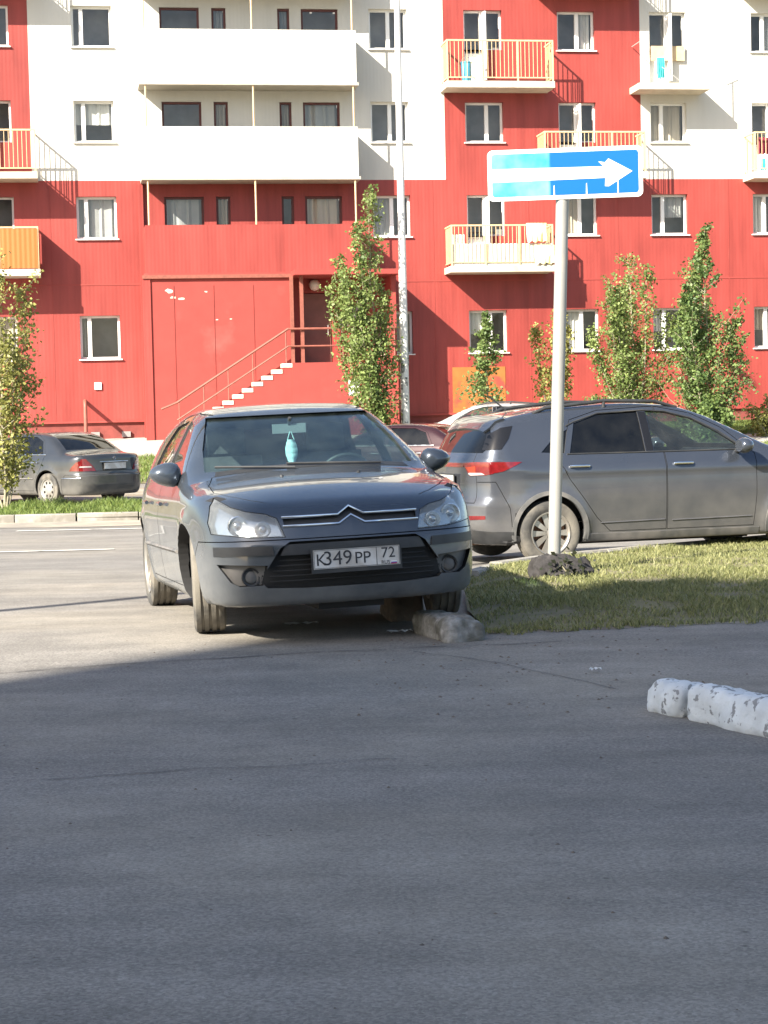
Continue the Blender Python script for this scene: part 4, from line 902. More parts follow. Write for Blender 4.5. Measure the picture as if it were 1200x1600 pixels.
for ang in (0, math.pi, -math.pi/2): stw.tube([tuple(a0), tuple(a0+e1*(.18*math.cos(ang))+e2*(.18*math.sin(ang)))], .013, 6)
stw.tube([tuple(a0+Vector((.02, 0, -.01))), tuple(a0+Vector((.3, 0, -.12)))], .04, 10).build('steering_wheel', m_plast, T1, 60)
rv = MB().box(1.60, 1.63, -.115, .115, 1.235, 1.30).build('rear_view_mirror', m_lgrey, T1, fix=False); MB().tube([(1.62, 0, 1.29), (1.66, 0, 1.34)], .012, 6).build('mirror_stalk', m_plast, rv)
for yy, dy in ((.46, -.62), (-.12, -.5)):
    q = [(yy, 1.004), (yy+dy*.5, 1.018), (yy+dy, 1.03)]
    P = s1.cast(np.array([a for a, b in q]), np.array([b for a, b in q]), '+x', .016); MB().tube([tuple(k) for k in P], .009, 6).build('wiper', m_plast, T1)
for yy in (-.25, .25):
    P = s1.cast(np.array([2.62]), np.array([yy]), '+z', 0)[0]; MB().lathe([(.001, .012), (.012, .008), (.014, -.002)], 10, 'z', tuple(P)).build('washer_jet', m_plast, T1, 60)
# ---------------------------------------------------------------- the grey crossover hatchback beside the island
def frame_of(yaw, pitch=0.0):
    f = Vector((math.cos(yaw)*math.cos(pitch), math.sin(yaw)*math.cos(pitch), math.sin(pitch))); l = Vector((-math.sin(yaw), math.cos(yaw), 0)); return f, l, f.cross(l)
TL = [(.40, .975), (.52, .855), (.70, .862), (.745, .875), (.745, .984), (.60, .985)]
TLS = [(-.575, .984), (-.575, .872), (-.46, .895), (-.34, .948), (-.27, .980)]
SK = dict(wb=2.69, R=.305, xf=3.5, xr=-.80, cr_h=.014, arch=.352, crown=.06, k1=.075, k2=.10, k3=.08, zb=.20, flare=.022,
    top=[(-.90, .90), (-.80, 1.0), (-.72, 1.08), (-.62, 1.19), (-.50, 1.32), (-.42, 1.375), (-.2, 1.43), (.3, 1.495), (.9, 1.522), (1.4, 1.495), (1.7, 1.42), (2.0, 1.29), (2.4, 1.11), (2.55, 1.06), (3.0, .98), (3.3, .86), (3.5, .68)],
    width=[(.1, .77), (.2, .81), (.3, .845), (.5, .868), (.7, .876), (.88, .866), (.98, .84), (1.05, .805), (1.2, .735), (1.4, .63), (1.55, .54)],
    plan=[(-.9, .90), (-.4, .945), (.2, .985), (1, 1), (2, 1), (2.6, .995), (3.1, .96), (3.6, .92)],
    nose_plan=[(0, 0), (.3, .03), (.5, .09), (.65, .18), (.75, .3), (.9, .7)], nose_z=[(.1, .1), (.25, .02), (.4, 0), (.6, .02), (.75, .08), (.95, .3)],
    rear_plan=[(0, 0), (.4, .03), (.6, .09), (.72, .18), (.80, .32), (.9, .62)], rear_z=[(.15, .16), (.3, .05), (.42, 0), (.58, 0), (.66, .035), (.8, .05), (.97, .05), (1.05, .09), (1.3, .22)],
    cabin=(-.25, 2.45), crease=.90,
    windows=[([(1.12, 1.045), (2.07, 1.045), (2.05, 1.075), (1.85, 1.21), (1.6, 1.34), (1.32, 1.412), (1.12, 1.425)], m_side), ([(.23, 1.045), (1.03, 1.045), (1.03, 1.428), (.60, 1.405), (.33, 1.325)], m_priv), ([(-.06, 1.06), (.175, 1.048), (.25, 1.27), (.10, 1.20)], m_priv)],
    x_openings=[([(-.70, 1.08), (.70, 1.08), (.58, 1.42), (-.58, 1.42)], 1.3, 3.0)],
    recess=[],
    panels=[('tailgate', 'x', [(-.62, .60), (.62, .60), (.60, .84), (.56, 1.02), (.50, 1.40), (-.50, 1.40), (-.56, 1.02), (-.60, .84)], -1.3, -.30),
            ('rear_bumper', 'y', [(-1.2, .1), (-.36, .1), (-.40, .55), (-.52, .80), (-1.2, .80)], -1.2, 1.2)] +
           [('front_door', 'y', [(1.225, .30), (2.18, .30), (2.21, .6), (2.21, 1.0), (1.9, 1.255), (1.6, 1.40), (1.225, 1.475)], a, b) for a, b in ((.5, 1.2), (-1.2, -.5))] +
           [('rear_door', 'y', [(1.22, .30), (.62, .30), (.48, .43), (.34, .62), (.20, .80), (.10, .98), (.16, 1.08), (.29, 1.36), (.6, 1.445), (1.22, 1.475)], a, b) for a, b in ((.5, 1.2), (-1.2, -.5))])
p_kia = paint_mat('dark grey metallic', (.055, .066, .088), (.20, .187, .17), .38, .02, .55, .22, .30, .95)
kf, kl, ku = frame_of(R_(18.3))
T2, s2 = car('grey_hatchback', 'dusty dark grey hatchback with roof rails standing behind the sign pole', (1.33, 19.14, -.10), kf, kl, ku, SK, p_kia)
for xx in (0, 2.69):
    for yy in (.755, -.755): wheel(T2, xx, yy, .305, .195, 1 if yy > 0 else -1, 'ten')
s2.panel('windscreen', [(-.70, 1.07), (.70, 1.07), (.59, 1.43), (-.59, 1.43)], '+x', -.014, .004, m_wind, T2, .06)
m_rearg = glass_mat('rear glass', (.05, .05, .055), 1.0, .0, film=.012, filmcol=(.35, .34, .3), streak=1)
s2.panel('rear_window', [(-.62, 1.07), (.62, 1.07), (.675, 1.15), (.62, 1.23), (.54, 1.30), (-.54, 1.30), (-.62, 1.23), (-.675, 1.15)], '-x', .003, .006, m_rearg, s2.parts[0], .04)
s2.panel('spoiler', [(-.545, -.50), (-.50, -.56), (-.36, -.59), (-.36, .59), (-.50, .56), (-.545, .50)], '+z', .02, .035, p_kia, s2.parts[0], .05)
for sgn in (1, -1):
    m_ = (lambda P: P) if sgn > 0 else mirror; ax = '+y' if sgn > 0 else '-y'
    l_ = s2.panel('tail_light', m_(TL), '-x', .006, .012, m_redl, T2, .03); s2.panel('side_lens', TLS, ax, .006, .012, m_redl, l_, .03)
    s2.panel('indicator', m_([(.46, .935), (.52, .885), (.60, .885), (.60, .945)]), '-x', .008, .004, m_orgl, l_, .03); s2.panel('reversing_light', m_([(.50, .874), (.535, .858), (.69, .866), (.66, .884), (.51, .884)]), '-x', .008, .004, m_clrl, l_, .03)
    s2.panel('wrap_glass', [(-.60, 1.095), (-.45, 1.10), (-.36, 1.20), (-.30, 1.315), (-.42, 1.30), (-.53, 1.24)], ax, .004, .008, m_gloss, s2.parts[0], .03)
    s2.panel('bumper_reflector', m_([(.50, .440), (.72, .452), (.72, .485), (.50, .482)]), '-x', .004, .01, m_redl, s2.parts[1], .03)
    rl = MB().tube([(-.05, .555*sgn, 1.425), (.08, .56*sgn, 1.475), (.7, .56*sgn, 1.532), (1.25, .555*sgn, 1.518), (1.5, .545*sgn, 1.455)], [.016, .018, .018, .018, .014], 8).build('roof_rail', m_plast, T2, 60)
    MB().tube([(.7, .56*sgn, 1.47), (.7, .56*sgn, 1.53)], .018, 8).build('rail_foot', m_plast, rl, 60)
    for xx, pi_ in ((1.30, 2), (.20, 4)):
        P = s2.cast(np.array([xx, xx+.03, xx+.17, xx+.20]), np.array([.925, .928, .928, .925]), ax, .012); P[1:3, 1] += .014*sgn
        MB().tube([tuple(q) for q in P], .014, 8).build('door_handle', m_chrome, s2.parts[pi_+(0 if sgn > 0 else 1)], 60)
        s2.strip('door_crease', [(xx-.02 if xx > 1 else .52, .385), (2.15 if xx > 1 else 1.2, .395)], ax, .007, p_kia, s2.parts[pi_+(0 if sgn > 0 else 1)], .002)
    s2.panel('pillar_cover', [(1.035, 1.05), (1.115, 1.05), (1.115, 1.42), (1.035, 1.423)], ax, .003, .008, m_gloss, T2, .05); s2.strip('window_seal', [(2.06, 1.04), (1.1, 1.038), (.20, 1.04)], ax, .008, m_plast, T2, .002)
    s2.strip('window_seal', [(.24, 1.30), (.33, 1.338), (.60, 1.415), (1.08, 1.435), (1.32, 1.422), (1.6, 1.35), (1.86, 1.22), (2.06, 1.08)], ax, .008, m_plast, T2, .002)
    s2.panel('sill_cladding', [(.36, .215), (2.24, .215), (2.24, .285), (.36, .285)], ax, .006, .012, m_gplast, T2, .06)
    # arch cladding rings
    for xa in (0, 2.69):
        vs, fs = [], []; n = 30
        for i in range(n+1):
            a = math.radians(-12+204*i/n); 
            for rr_ in (.350, .390):
                vs.append((xa+rr_*math.cos(a), .315+rr_*math.sin(a)))
        P = s2.cast(np.array([q[0] for q in vs]), np.array([max(q[1], .22) for q in vs]), ax, .007); Q = P.copy(); Q[:, 1] -= .03*sgn; m_n = len(P)
        for i in range(n): fs += [(2*i, 2*i+1, 2*i+3, 2*i+2), (2*i, 2*i+2, 2*i+2+m_n, 2*i+m_n), (2*i+1, 2*i+1+m_n, 2*i+3+m_n, 2*i+3)]
        MB().add([tuple(q) for q in P]+[tuple(q) for q in Q], fs).build('arch_cladding', m_gplast, T2, 50)
    cx, cy, cz = 2.02, .965*sgn, 1.075; prof = [(0.0, .055), (.03, .075), (.08, .075), (.12, .058), (.145, .03), (.15, .001)]; n = 16
    vs = [(cx-.06+d, cy+sgn*r*1.4*math.cos(2*math.pi*k/n), cz+r*math.sin(2*math.pi*k/n)) for d, r in prof for k in range(n)]
    fs = [(i*n+k, i*n+(k+1) % n, (i+1)*n+(k+1) % n, (i+1)*n+k) for i in range(len(prof)-1) for k in range(n)] + [tuple(range(n-1, -1, -1))]
    mm = MB().add(vs, fs).build('door_mirror', p_kia, T2, 50); MB().tube([(cx, .80*sgn, 1.02), (cx, .88*sgn, 1.04)], .03, 10).build('mirror_arm', m_plast, mm, 60)
s2.panel('garnish_strip', [(-.41, .935), (.41, .935), (.41, .975), (-.41, .975)], '-x', .004, .008, m_redl, s2.parts[0], .05)
s2.panel('rear_skirt', [(-.80, .215), (.80, .215), (.82, .33), (.60, .345), (.45, .375), (-.45, .375), (-.60, .345), (-.82, .33)], '-x', .008, .014, m_plast, s2.parts[1], .05)
plate(T2, -.765, .80, -1, None, 0)
MB().tube([(.55, -.3, .22), (-.72, -.35, .22)], .03, 10).build('exhaust_pipe', m_disc, T2, 60)
MB().box(.4, 2.3, -.5, .5, .17, .24).build('underbody', m_inner, T2, fix=False)
for yy in (-.36, .36): seat(T2, 1.50, yy, .40)
MB().prism([(.2, .42), (.75, .42), (.75, .56), (.36, .58), (.10, 1.10), (.0, 1.08)], 'y', -.62, .62).build('rear_seat', m_seat, T2)
MB().prism([(2.05, .6), (2.42, .6), (2.42, 1.02), (2.2, 1.04), (2.0, .95)], 'y', -.66, .66).build('dashboard', m_dash, T2)
MB().tube([(-.1, 0, 1.46), (-.28, 0, 1.60)], .008, 6).build('aerial', m_plast, T2)

T2.matrix_world = T2.matrix_world @ Matrix.Diagonal((1, 1, 1.025, 1))
# ---------------------------------------------------------------- the dark saloon on the far verge
TLM = [(.44, .665), (.755, .665), (.755, .76), (.70, .895), (.63, .90), (.50, .765)]
TLMS = [(-.86, .668), (-.66, .668), (-.70, .73), (-.80, .83), (-.86, .86)]
SM = dict(wb=2.715, R=.315, xf=3.47, xr=-1.06, crown=.07, k1=.10, k2=.10, k3=.07, zb=.20,
    top=[(-1.15, .86), (-1.05, .955), (-.95, .99), (-.6, 1.015), (-.42, 1.04), (-.25, 1.13), (-.05, 1.25), (.2, 1.365), (.5, 1.415), (1, 1.43), (1.4, 1.40), (1.75, 1.28), (2.2, 1.07), (2.35, 1.01), (2.9, .93), (3.3, .80), (3.55, .62)],
    width=[(.1, .76), (.2, .80), (.3, .835), (.5, .86), (.7, .866), (.85, .855), (.95, .825), (1.02, .79), (1.2, .70), (1.35, .615), (1.5, .53)],
    plan=[(-1.2, .91), (-.6, .955), (.2, .99), (1, 1), (2, 1), (2.6, .995), (3.1, .95), (3.6, .90)],
    nose_plan=[(0, 0), (.3, .04), (.5, .10), (.65, .19), (.75, .3), (.9, .7)], nose_z=[(.1, .1), (.25, .02), (.4, 0), (.6, .02), (.75, .08), (.95, .3)],
    rear_plan=[(0, 0), (.4, .02), (.6, .07), (.72, .15), (.80, .28), (.9, .6)], rear_z=[(.15, .14), (.3, .03), (.42, 0), (.58, 0), (.62, .03), (.8, .05), (.95, .06), (1.1, .1)],
    cabin=(-.1, 2.3), crease=.60,
    windows=[([(1.18, .995), (2.02, .995), (1.75, 1.16), (1.45, 1.305), (1.18, 1.335)], m_priv), ([(.16, .995), (1.10, .995), (1.10, 1.338), (.55, 1.325), (.30, 1.24)], m_priv)],
    recess=[],
    panels=[('boot_lid', 'x', [(-.50, .66), (.50, .66), (.56, .78), (.66, .93), (.60, 1.06), (-.60, 1.06), (-.66, .93), (-.56, .78)], -1.4, -.55), ('rear_bumper', 'y', [(-1.5, .1), (-.40, .1), (-.42, .50), (-.55, .60), (-1.5, .60)], -1.2, 1.2)] +
           [('front_door', 'y', [(1.145, .28), (2.15, .28), (2.18, .6), (2.16, .97), (1.5, 1.35), (1.145, 1.385)], a, b) for a, b in ((.5, 1.2), (-1.2, -.5))] +
           [('rear_door', 'y', [(1.14, .28), (.45, .28), (.36, .5), (.20, .70), (.08, .97), (.26, 1.25), (.5, 1.36), (1.14, 1.385)], a, b) for a, b in ((.5, 1.2), (-1.2, -.5))])
p_mer = paint_mat('charcoal metallic', (.026, .030, .037), (.20, .19, .17), .50, .05, .45, .3, .25, .9)
def saloon(name, label, origin, yaw, paint, lamp, pitch=0.0):
    f_, l_, u_ = frame_of(yaw, pitch); t, s = car(name, label, origin, f_, l_, u_, SM, paint)
    for xx in (0, 2.715):
        for yy in (.75, -.75): wheel(t, xx, yy, .315, .205, 1 if yy > 0 else -1, 'holes')
    rg = s.panel('rear_window', [(-.60, 1.075), (.60, 1.075), (.50, 1.345), (-.50, 1.345)], '-x', .003, .006, m_rearg, t, .05)
    s.panel('windscreen', [(-.66, 1.04), (.66, 1.04), (.55, 1.37), (-.55, 1.37)], '+x', .003, .006, m_priv, t, .06)
    for sgn in (1, -1):
        m_ = (lambda P: P) if sgn > 0 else mirror; ax = '+y' if sgn > 0 else '-y'
        q = s.panel('tail_light', m_(TLM), '-x', .006, .012, lamp, t, .04); s.panel('side_lens', TLMS, ax, .006, .012, lamp, q, .04)
        s.panel('reversing_light', m_([(.52, .735), (.735, .735), (.725, .76), (.54, .76)]), '-x', .009, .004, m_clrl, q, .05)
        s.strip('window_chrome', [(.06, .985), (1.1, .985), (2.05, .985)], ax, .011, m_chrome, t, .003); s.strip('side_moulding', [(.42, .52), (2.2, .52)], ax, .013, m_gplast, t, .004); s.strip('bumper_moulding', [(-.45, .53), (-.9, .53)], ax, .012, m_chrome, s.parts[1], .004)
        for xx, pi_ in ((1.25, 2), (.25, 4)):
            P = s.cast(np.array([xx, xx+.1, xx+.2]), np.array([.83, .835, .83]), ax, .022); MB().tube([tuple(k) for k in P], .014, 8).build('door_handle', m_chrome, s.parts[pi_+(0 if sgn > 0 else 1)], 60)
    plate(t, -1.035, .755, -1, None)
    s.strip('boot_trim', [(-.34, .835), (.34, .835)], '-x', .011, m_chrome, s.parts[0], .004)
    P = s.cast(np.array([0.0]), np.array([.90]), '-x', .004)[0]; st = MB().lathe([(.034, 0), (.038, -.004), (.034, -.008), (.03, -.004)], 20, 'x', tuple(P), True)
    for k in range(3): a = math.pi/2+k*2*math.pi/3; st.tube([tuple(P), (P[0]-.004, P[1]+.034*math.cos(a), P[2]+.034*math.sin(a))], .004, 5)
    st.build('boot_emblem', m_chrome, s.parts[0], 60)
    MB().box(.3, 2.4, -.5, .5, .17, .24).build('underbody', m_inner, t, fix=False)
    return t, s
T3, s3 = saloon('dark_saloon', 'charcoal saloon with chrome window line parked behind the green verge at left', (-5.89, 37.54, -.25), R_(136.9), p_mer, m_redl)
# far cars glimpsed between the two hatchbacks: the same builder, other paint
p_mar = paint_mat('dark maroon paint', (.032, .008, .010), (.16, .12, .10), .3, .04, .3, .25); p_sil = paint_mat('silver paint', (.50, .50, .49), (.36, .34, .30), .35, .08, .5, .35)
def repaint(src, name, label, origin, yaw, old, new):
    f_, l_, u_ = frame_of(yaw); t = thing(name, label, 'car')
    t.matrix_world = Matrix(((f_[0], l_[0], u_[0], origin[0]), (f_[1], l_[1], u_[1], origin[1]), (f_[2], l_[2], u_[2], origin[2]), (0, 0, 0, 1)))
    def cp(o, par):
        c = o.copy(); c.parent = par; COL.objects.link(c)
        if c.type == 'MESH' and any(m is old for m in c.data.materials):
            c.data = c.data.copy()
            for i, m in enumerate(c.data.materials):
                if m is old: c.data.materials[i] = new
        for k in o.children: cp(k, c)
    for k in src.children: cp(k, t)
    return t
repaint(T3, 'maroon_saloon', 'dark maroon saloon half hidden behind the right mirror of the hatchback', (1.45, 38.8, -.25), R_(152), p_mer, p_mar)
repaint(T2, 'silver_hatchback', 'pale silver hatchback facing left beyond the grey hatchback roof', (3.72, 45.0, .06), R_(176), p_kia, p_sil)

# ================================================================== STREET THINGS
# one-way sign on its leaning pole
SG = thing('one_way_sign', 'blue and white one way arrow sign on a leaning grey pole', 'road sign', (1.365, 15.62, -.01))
m_spole = pm('grey painted pole', (.31, .305, .285), .5, metal=.15, var=.07, scale=4, col2=(.36, .34, .30), mask=2.2, lo=.62, hi=.72, stretch=(3, 3, 1))
lean = .14
KS = 15.62/17.42
MB().tube([(0, 0, -.15), (lean*.33, 0, 1.0), (lean*.66, 0, 2.1), (lean, 0, 3.34)], .052, 20).build('pole', m_spole, SG, 60)
m_sback = pm('galvanised sheet', (.45, .45, .44), .5, metal=.5); m_swhite = pm('white sign film', (.80, .80, .78), .4, var=.03)
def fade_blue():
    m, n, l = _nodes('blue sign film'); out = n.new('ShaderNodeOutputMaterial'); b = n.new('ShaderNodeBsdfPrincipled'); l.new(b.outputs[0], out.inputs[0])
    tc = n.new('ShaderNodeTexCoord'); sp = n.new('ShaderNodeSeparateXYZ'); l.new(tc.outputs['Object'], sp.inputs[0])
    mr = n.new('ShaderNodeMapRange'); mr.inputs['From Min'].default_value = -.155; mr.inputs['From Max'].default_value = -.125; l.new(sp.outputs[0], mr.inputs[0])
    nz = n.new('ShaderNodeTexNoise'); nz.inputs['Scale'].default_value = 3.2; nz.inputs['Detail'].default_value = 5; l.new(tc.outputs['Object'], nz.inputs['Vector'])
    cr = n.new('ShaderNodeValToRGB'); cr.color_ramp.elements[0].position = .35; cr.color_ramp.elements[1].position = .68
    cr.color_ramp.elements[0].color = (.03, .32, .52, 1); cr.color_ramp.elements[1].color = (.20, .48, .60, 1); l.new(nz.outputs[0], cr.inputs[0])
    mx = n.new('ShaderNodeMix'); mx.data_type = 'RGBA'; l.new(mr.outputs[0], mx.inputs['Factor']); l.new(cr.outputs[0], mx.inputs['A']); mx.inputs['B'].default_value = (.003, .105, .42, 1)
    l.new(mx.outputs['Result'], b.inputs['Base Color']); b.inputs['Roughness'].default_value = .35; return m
def rrect(w, h, r, n=6):
    out = []
    for cx, cy, a0 in ((w/2-r, h/2-r, 0), (-w/2+r, h/2-r, 90), (-w/2+r, -h/2+r, 180), (w/2-r, -h/2+r, 270)):
        out += [(cx+r*math.cos(R_(a0+90*i/n)), cy+r*math.sin(R_(a0+90*i/n))) for i in range(n+1)]
    return out
PL = MB().prism(rrect(1.385, .455, .05), 'y', -.004, .006).build('sign_plate', m_swhite, SG); PL.location = (lean+.01, -.055, 3.30); PL.rotation_euler = (0, R_(-.35), R_(-4)); PL.scale = (KS, KS, KS)
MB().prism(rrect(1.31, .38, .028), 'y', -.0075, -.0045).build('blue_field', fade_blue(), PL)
ah = [(-.655, -.062), (.36, -.052), (.355, -.125), (.39, -.128), (.60, .0), (.39, .118), (.36, .085), (.30, .095), (.345, .05), (-.655, .058)]
MB().prism(ah, 'y', -.0105, -.008).build('arrow', m_swhite, PL)
for (a, b, h_) in ((-.10, -.19, .09), (.19, -.19, .10), (.47, -.19, .13)): MB().prism([(a-.006, b), (a+.006, b), (a+.003, b+h_), (a-.003, b+h_*.9)], 'y', -.0105, -.008).build('peeling_scratch', m_swhite, PL)
MB().box(-.55, .55, .0065, .03, .06, .10).build('plate_rail', m_sback, PL, fix=False); MB().box(-.55, .55, .0065, .03, -.10, -.06).build('plate_rail', m_sback, PL, fix=False)
for zz in (.08, -.08): MB().tube([(-.06, .02, zz), (-.055, .11, zz), (.055, .11, zz), (.06, .02, zz)], .008, 6).build('clamp', m_sback, PL)

# lamp column in front of the house and one out to the left, whose shadow crosses the yard
m_lpole = pm('white lamp column', (.70, .69, .66), .5, metal=.1, var=.06, scale=4, col2=(.42, .41, .40), mask=3, lo=.64, hi=.72)
m_flyer = [pm('torn dark flyer', (.10, .12, .11), .8, var=.3, scale=30, col2=(.5, .5, .48), mask=20), pm('torn grey flyer', (.35, .36, .34), .8, var=.2, scale=30, col2=(.08, .08, .08), mask=22)]
def lamp(name, label, loc, tilt, arm):
    t = thing(name, label, 'lamp post', loc); t.rotation_euler = (0, tilt, 0)
    MB().tube([(0, 0, -.1), (0, 0, 3.0), (0, 0, 9.0), (0, 0, 12.4)], [.115, .105, .085, .07], 16).build('column', m_lpole, t, 60)
    MB().tube([(0, 0, 12.3), (arm[0]*.3, arm[1]*.3, 12.75), (arm[0], arm[1], 12.9)], .045, 10).build('arm', m_lpole, t, 60)
    mb = MB().prism([(-.12, -.05), (.12, -.05), (.16, .03), (0, .08), (-.16, .03)], 'y', -.3, .3); h = mb.build('lantern', m_pole, t); h.location = (arm[0]*1.1, arm[1]*1.1, 12.9); h.rotation_euler = (0, 0, math.atan2(-arm[0], arm[1]))
    return t
LP = lamp('street_lamp', 'white lamp column with torn flyers standing by the poplar', (.60, 49.0, .25), R_(.05), (0, -1.5))
rf = random.Random(3)
for k in range(16):
    z0 = rf.uniform(.9, 2.9) if k < 11 else rf.uniform(.2, .9); a0_ = rf.uniform(-2.9, -.3); da_ = rf.uniform(.3, .8); h_ = rf.uniform(.10, .30); vs = []
    for i in range(5):
        a = a0_+da_*i/4; vs += [(.119*math.cos(a), .119*math.sin(a), z0+rf.uniform(-.02, .02)), (.116*math.cos(a), .116*math.sin(a), z0+h_+rf.uniform(-.03, .03))]
    MB().add(vs, [(2*i, 2*i+2, 2*i+3, 2*i+1) for i in range(4)]).build('flyer', m_flyer[k % 2], LP, fix=False)
lamp('yard_lamp', 'lamp column outside the frame at left casting a thin shadow', (-10.3, 5.8, 0), 0, (1.3, .5))

# stones and litter
def lump(name, label, cat, dims, loc, rz, mat, seed, rough=.012, group=None, taper=.08, rx=0.0, bev=.07):
    rr = random.Random(seed); bm = bmesh.new(); bmesh.ops.create_cube(bm, size=1)
    for v in bm.verts: v.co = Vector((v.co.x*dims[0], v.co.y*dims[1], v.co.z*dims[2]))
    for ax in range(3):
        k = -dims[ax]/2+.012
        while k < dims[ax]/2-.004:
            co = [0, 0, 0]; no = [0, 0, 0]; co[ax] = k; no[ax] = 1
            bmesh.ops.bisect_plane(bm, geom=bm.verts[:]+bm.edges[:]+bm.faces[:], plane_co=co, plane_no=no); k += .022
    off = Vector((rr.uniform(0, 50), rr.uniform(0, 50), rr.uniform(0, 50))); r = bev*min(dims)*1.7
    from mathutils import noise as mn
    for v in bm.verts:                                   # round the box off, roughen it, narrow it upwards
        q = Vector([max(-d/2+r, min(d/2-r, c)) for c, d in zip(v.co, dims)]); n_ = (v.co-q).normalized()
        p = q+n_*r; p += n_*(mn.noise(p*6+off)*rough*1.2 + mn.noise(p*19+off)*rough*.55 + mn.noise(p*45+off)*rough*.3)
        p.z += dims[2]/2; p.y *= 1-taper*p.z/dims[2]; v.co = p
    me = bpy.data.meshes.new(name); bm.to_mesh(me); bm.free(); o = link(name, me, mat, None, True); o.location = loc; o.rotation_euler = (rx, 0, rz)
    return tag(o, label, cat, group)
m_oldc = pm('old grey concrete', (.28, .272, .255), .95, var=.35, scale=22, bump=1.0, bscale=60, col2=(.13, .125, .105), mask=7)
m_brownc = pm('soil stained concrete', (.14, .115, .095), .95, var=.25, scale=8, bump=.7, bscale=30)
def whitewash():
    return pm('flaking whitewash', (.66, .68, .68), .9, var=.14, scale=9, bump=.8, bscale=30, col2=(.27, .27, .27), mask=21, lo=.575, hi=.61)
m_ww = whitewash()
lump('concrete_kerb_block', 'grey broken kerb block lying before the front wheel of the hatchback', 'kerb block', (.25, .66, .17), (.37, 11.58, .0), R_(20), m_oldc, 5, .02, bev=.17)
lump('stained_kerb_block', 'soil stained kerb block lying under the front of the hatchback', 'kerb block', (.22, .8, .24), (.10, 12.95, .0), R_(6), m_brownc, 9, .02)
dirk = math.atan2(-.82, .37)
lump('whitewashed_kerb_end', 'short end piece of the whitewashed kerb at right', 'kerb block', (.30, .24, .17), (1.33, 8.62, -.01), dirk, m_ww, 12, .022, bev=.2)
lump('whitewashed_kerb', 'long whitewashed kerb stone with flaking paint at right', 'kerb block', (1.15, .25, .18), (1.66, 7.98, -.012), dirk+R_(3), m_ww, 15, .016, bev=.2, taper=.2)
lump('whitewashed_kerb_stone', 'next whitewashed kerb stone running out of the frame', 'kerb block', (1.15, .25, .18), (2.13, 6.91, -.012), dirk+R_(3), m_ww, 17, .016, bev=.2, taper=.2)
m_paper = pm('white paper scrap', (.66, .66, .64), .8, var=.06)
def scrap(name, label, x, y, w, l, rz, seed):
    rr = random.Random(seed); k = 6; vs = []
    for i in range(k+1):
        for j in range(3): vs.append((w*(i/k-.5), l*(j/2-.5)+rr.uniform(-.006, .006), .008+.016*abs(math.sin(i*1.3+j*.9+seed))))
    o = MB().add(vs, [(i*3+j, (i+1)*3+j, (i+1)*3+j+1, i*3+j+1) for i in range(k) for j in range(2)]).build(name, m_paper, None, fix=False)
    o.location = (x, y, float(gz(x, y))+.004); o.rotation_euler = (0, 0, rz); return tag(o, label, 'litter')
scrap('paper_scrap', 'crumpled white paper strip beside the grey kerb block', .08, 11.72, .16, .05, .3, 1)
scrap('wrapper', 'small white wrapper on the shaded asphalt near the white kerb', 1.08, 9.92, .06, .04, .0, 2)
scrap('torn_packet', 'white packet under the car front near the left tyre', -.55, 12.35, .22, .07, .2, 4)
# pebbles and crumbs strewn over the yard
def pebbles(name, n, region, r0, r1, mat, label, seed):
    rr = np.random.default_rng(seed); V, F = [], []
    for i in range(n):
        x, y = rr.uniform(region[0], region[1]), rr.uniform(region[2], region[3]); r = rr.uniform(r0, r1); z = float(gz(x, y)); k = len(V); a = rr.uniform(0, 6.28)
        for t in range(5): V.append((x+r*math.cos(a+t*1.257)*rr.uniform(.7, 1.3), y+r*math.sin(a+t*1.257)*rr.uniform(.7, 1.3), z))
        V.append((x, y, z+r*rr.uniform(.5, .9))); F += [(k+t, k+(t+1) % 5, k+5) for t in range(5)]
    me = bpy.data.meshes.new(name); me.from_pydata(V, [], F); o = link(name, me, mat); o['kind'] = 'stuff'; o['label'] = label; o['category'] = 'gravel'; return o
pebbles('gravel', 110, (-.2, 1.6, 8.6, 11.5), .004, .014, m_brownc, 'loose crumbs and grit by the broken kerb', 1)
pebbles('grit', 130, (-2.2, 2.0, 4.2, 12), .003, .009, m_brownc, 'fine grit strewn over the yard asphalt', 2)

# ================================================================== TREES AND SHRUBS
m_bark = pm('pale bark', (.30, .27, .19), .9, var=.25, scale=10, bump=.4, bscale=40); m_bark2 = pm('brown bark', (.16, .12, .085), .9, var=.25, scale=10)
m_leafA = leaf_mat('poplar leaf', (.075, .125, .03), (.29, .36, .12), .35); m_leafB = leaf_mat('dark leaf', (.05, .10, .03), (.21, .28, .09), .3); m_leafC = leaf_mat('yellowing leaf', (.12, .14, .03), (.42, .40, .13), .35)
def leaves_mesh(P, size, tone, rng, droop=.3):
    n = len(P); a = rng.uniform(0, 2*np.pi, n); el = rng.uniform(-1.2, .5, n); s = size*rng.uniform(.6, 1.35, n)
    d = np.column_stack([np.cos(a)*np.cos(el), np.sin(a)*np.cos(el), np.sin(el)]); r = rng.normal(0, 1, (n, 3)); w = np.cross(d, r); w /= np.maximum(np.linalg.norm(w, axis=1, keepdims=True), 1e-6)
    d = d*s[:, None]; w = w*(s*.36)[:, None]
    V = np.stack([P, P+d*.45+w, P+d, P+d*.45-w], 1).reshape(-1, 3); k = np.arange(n)*4; F = np.column_stack([k, k+1, k+2, k+3])
    me = bpy.data.meshes.new('crown'); me.from_pydata(V.tolist(), [], F.tolist()); at_ = me.attributes.new('tone', 'FLOAT', 'POINT'); at_.data.foreach_set('value', np.repeat(np.clip(tone, 0, 1), 4).astype(np.float32)); return me
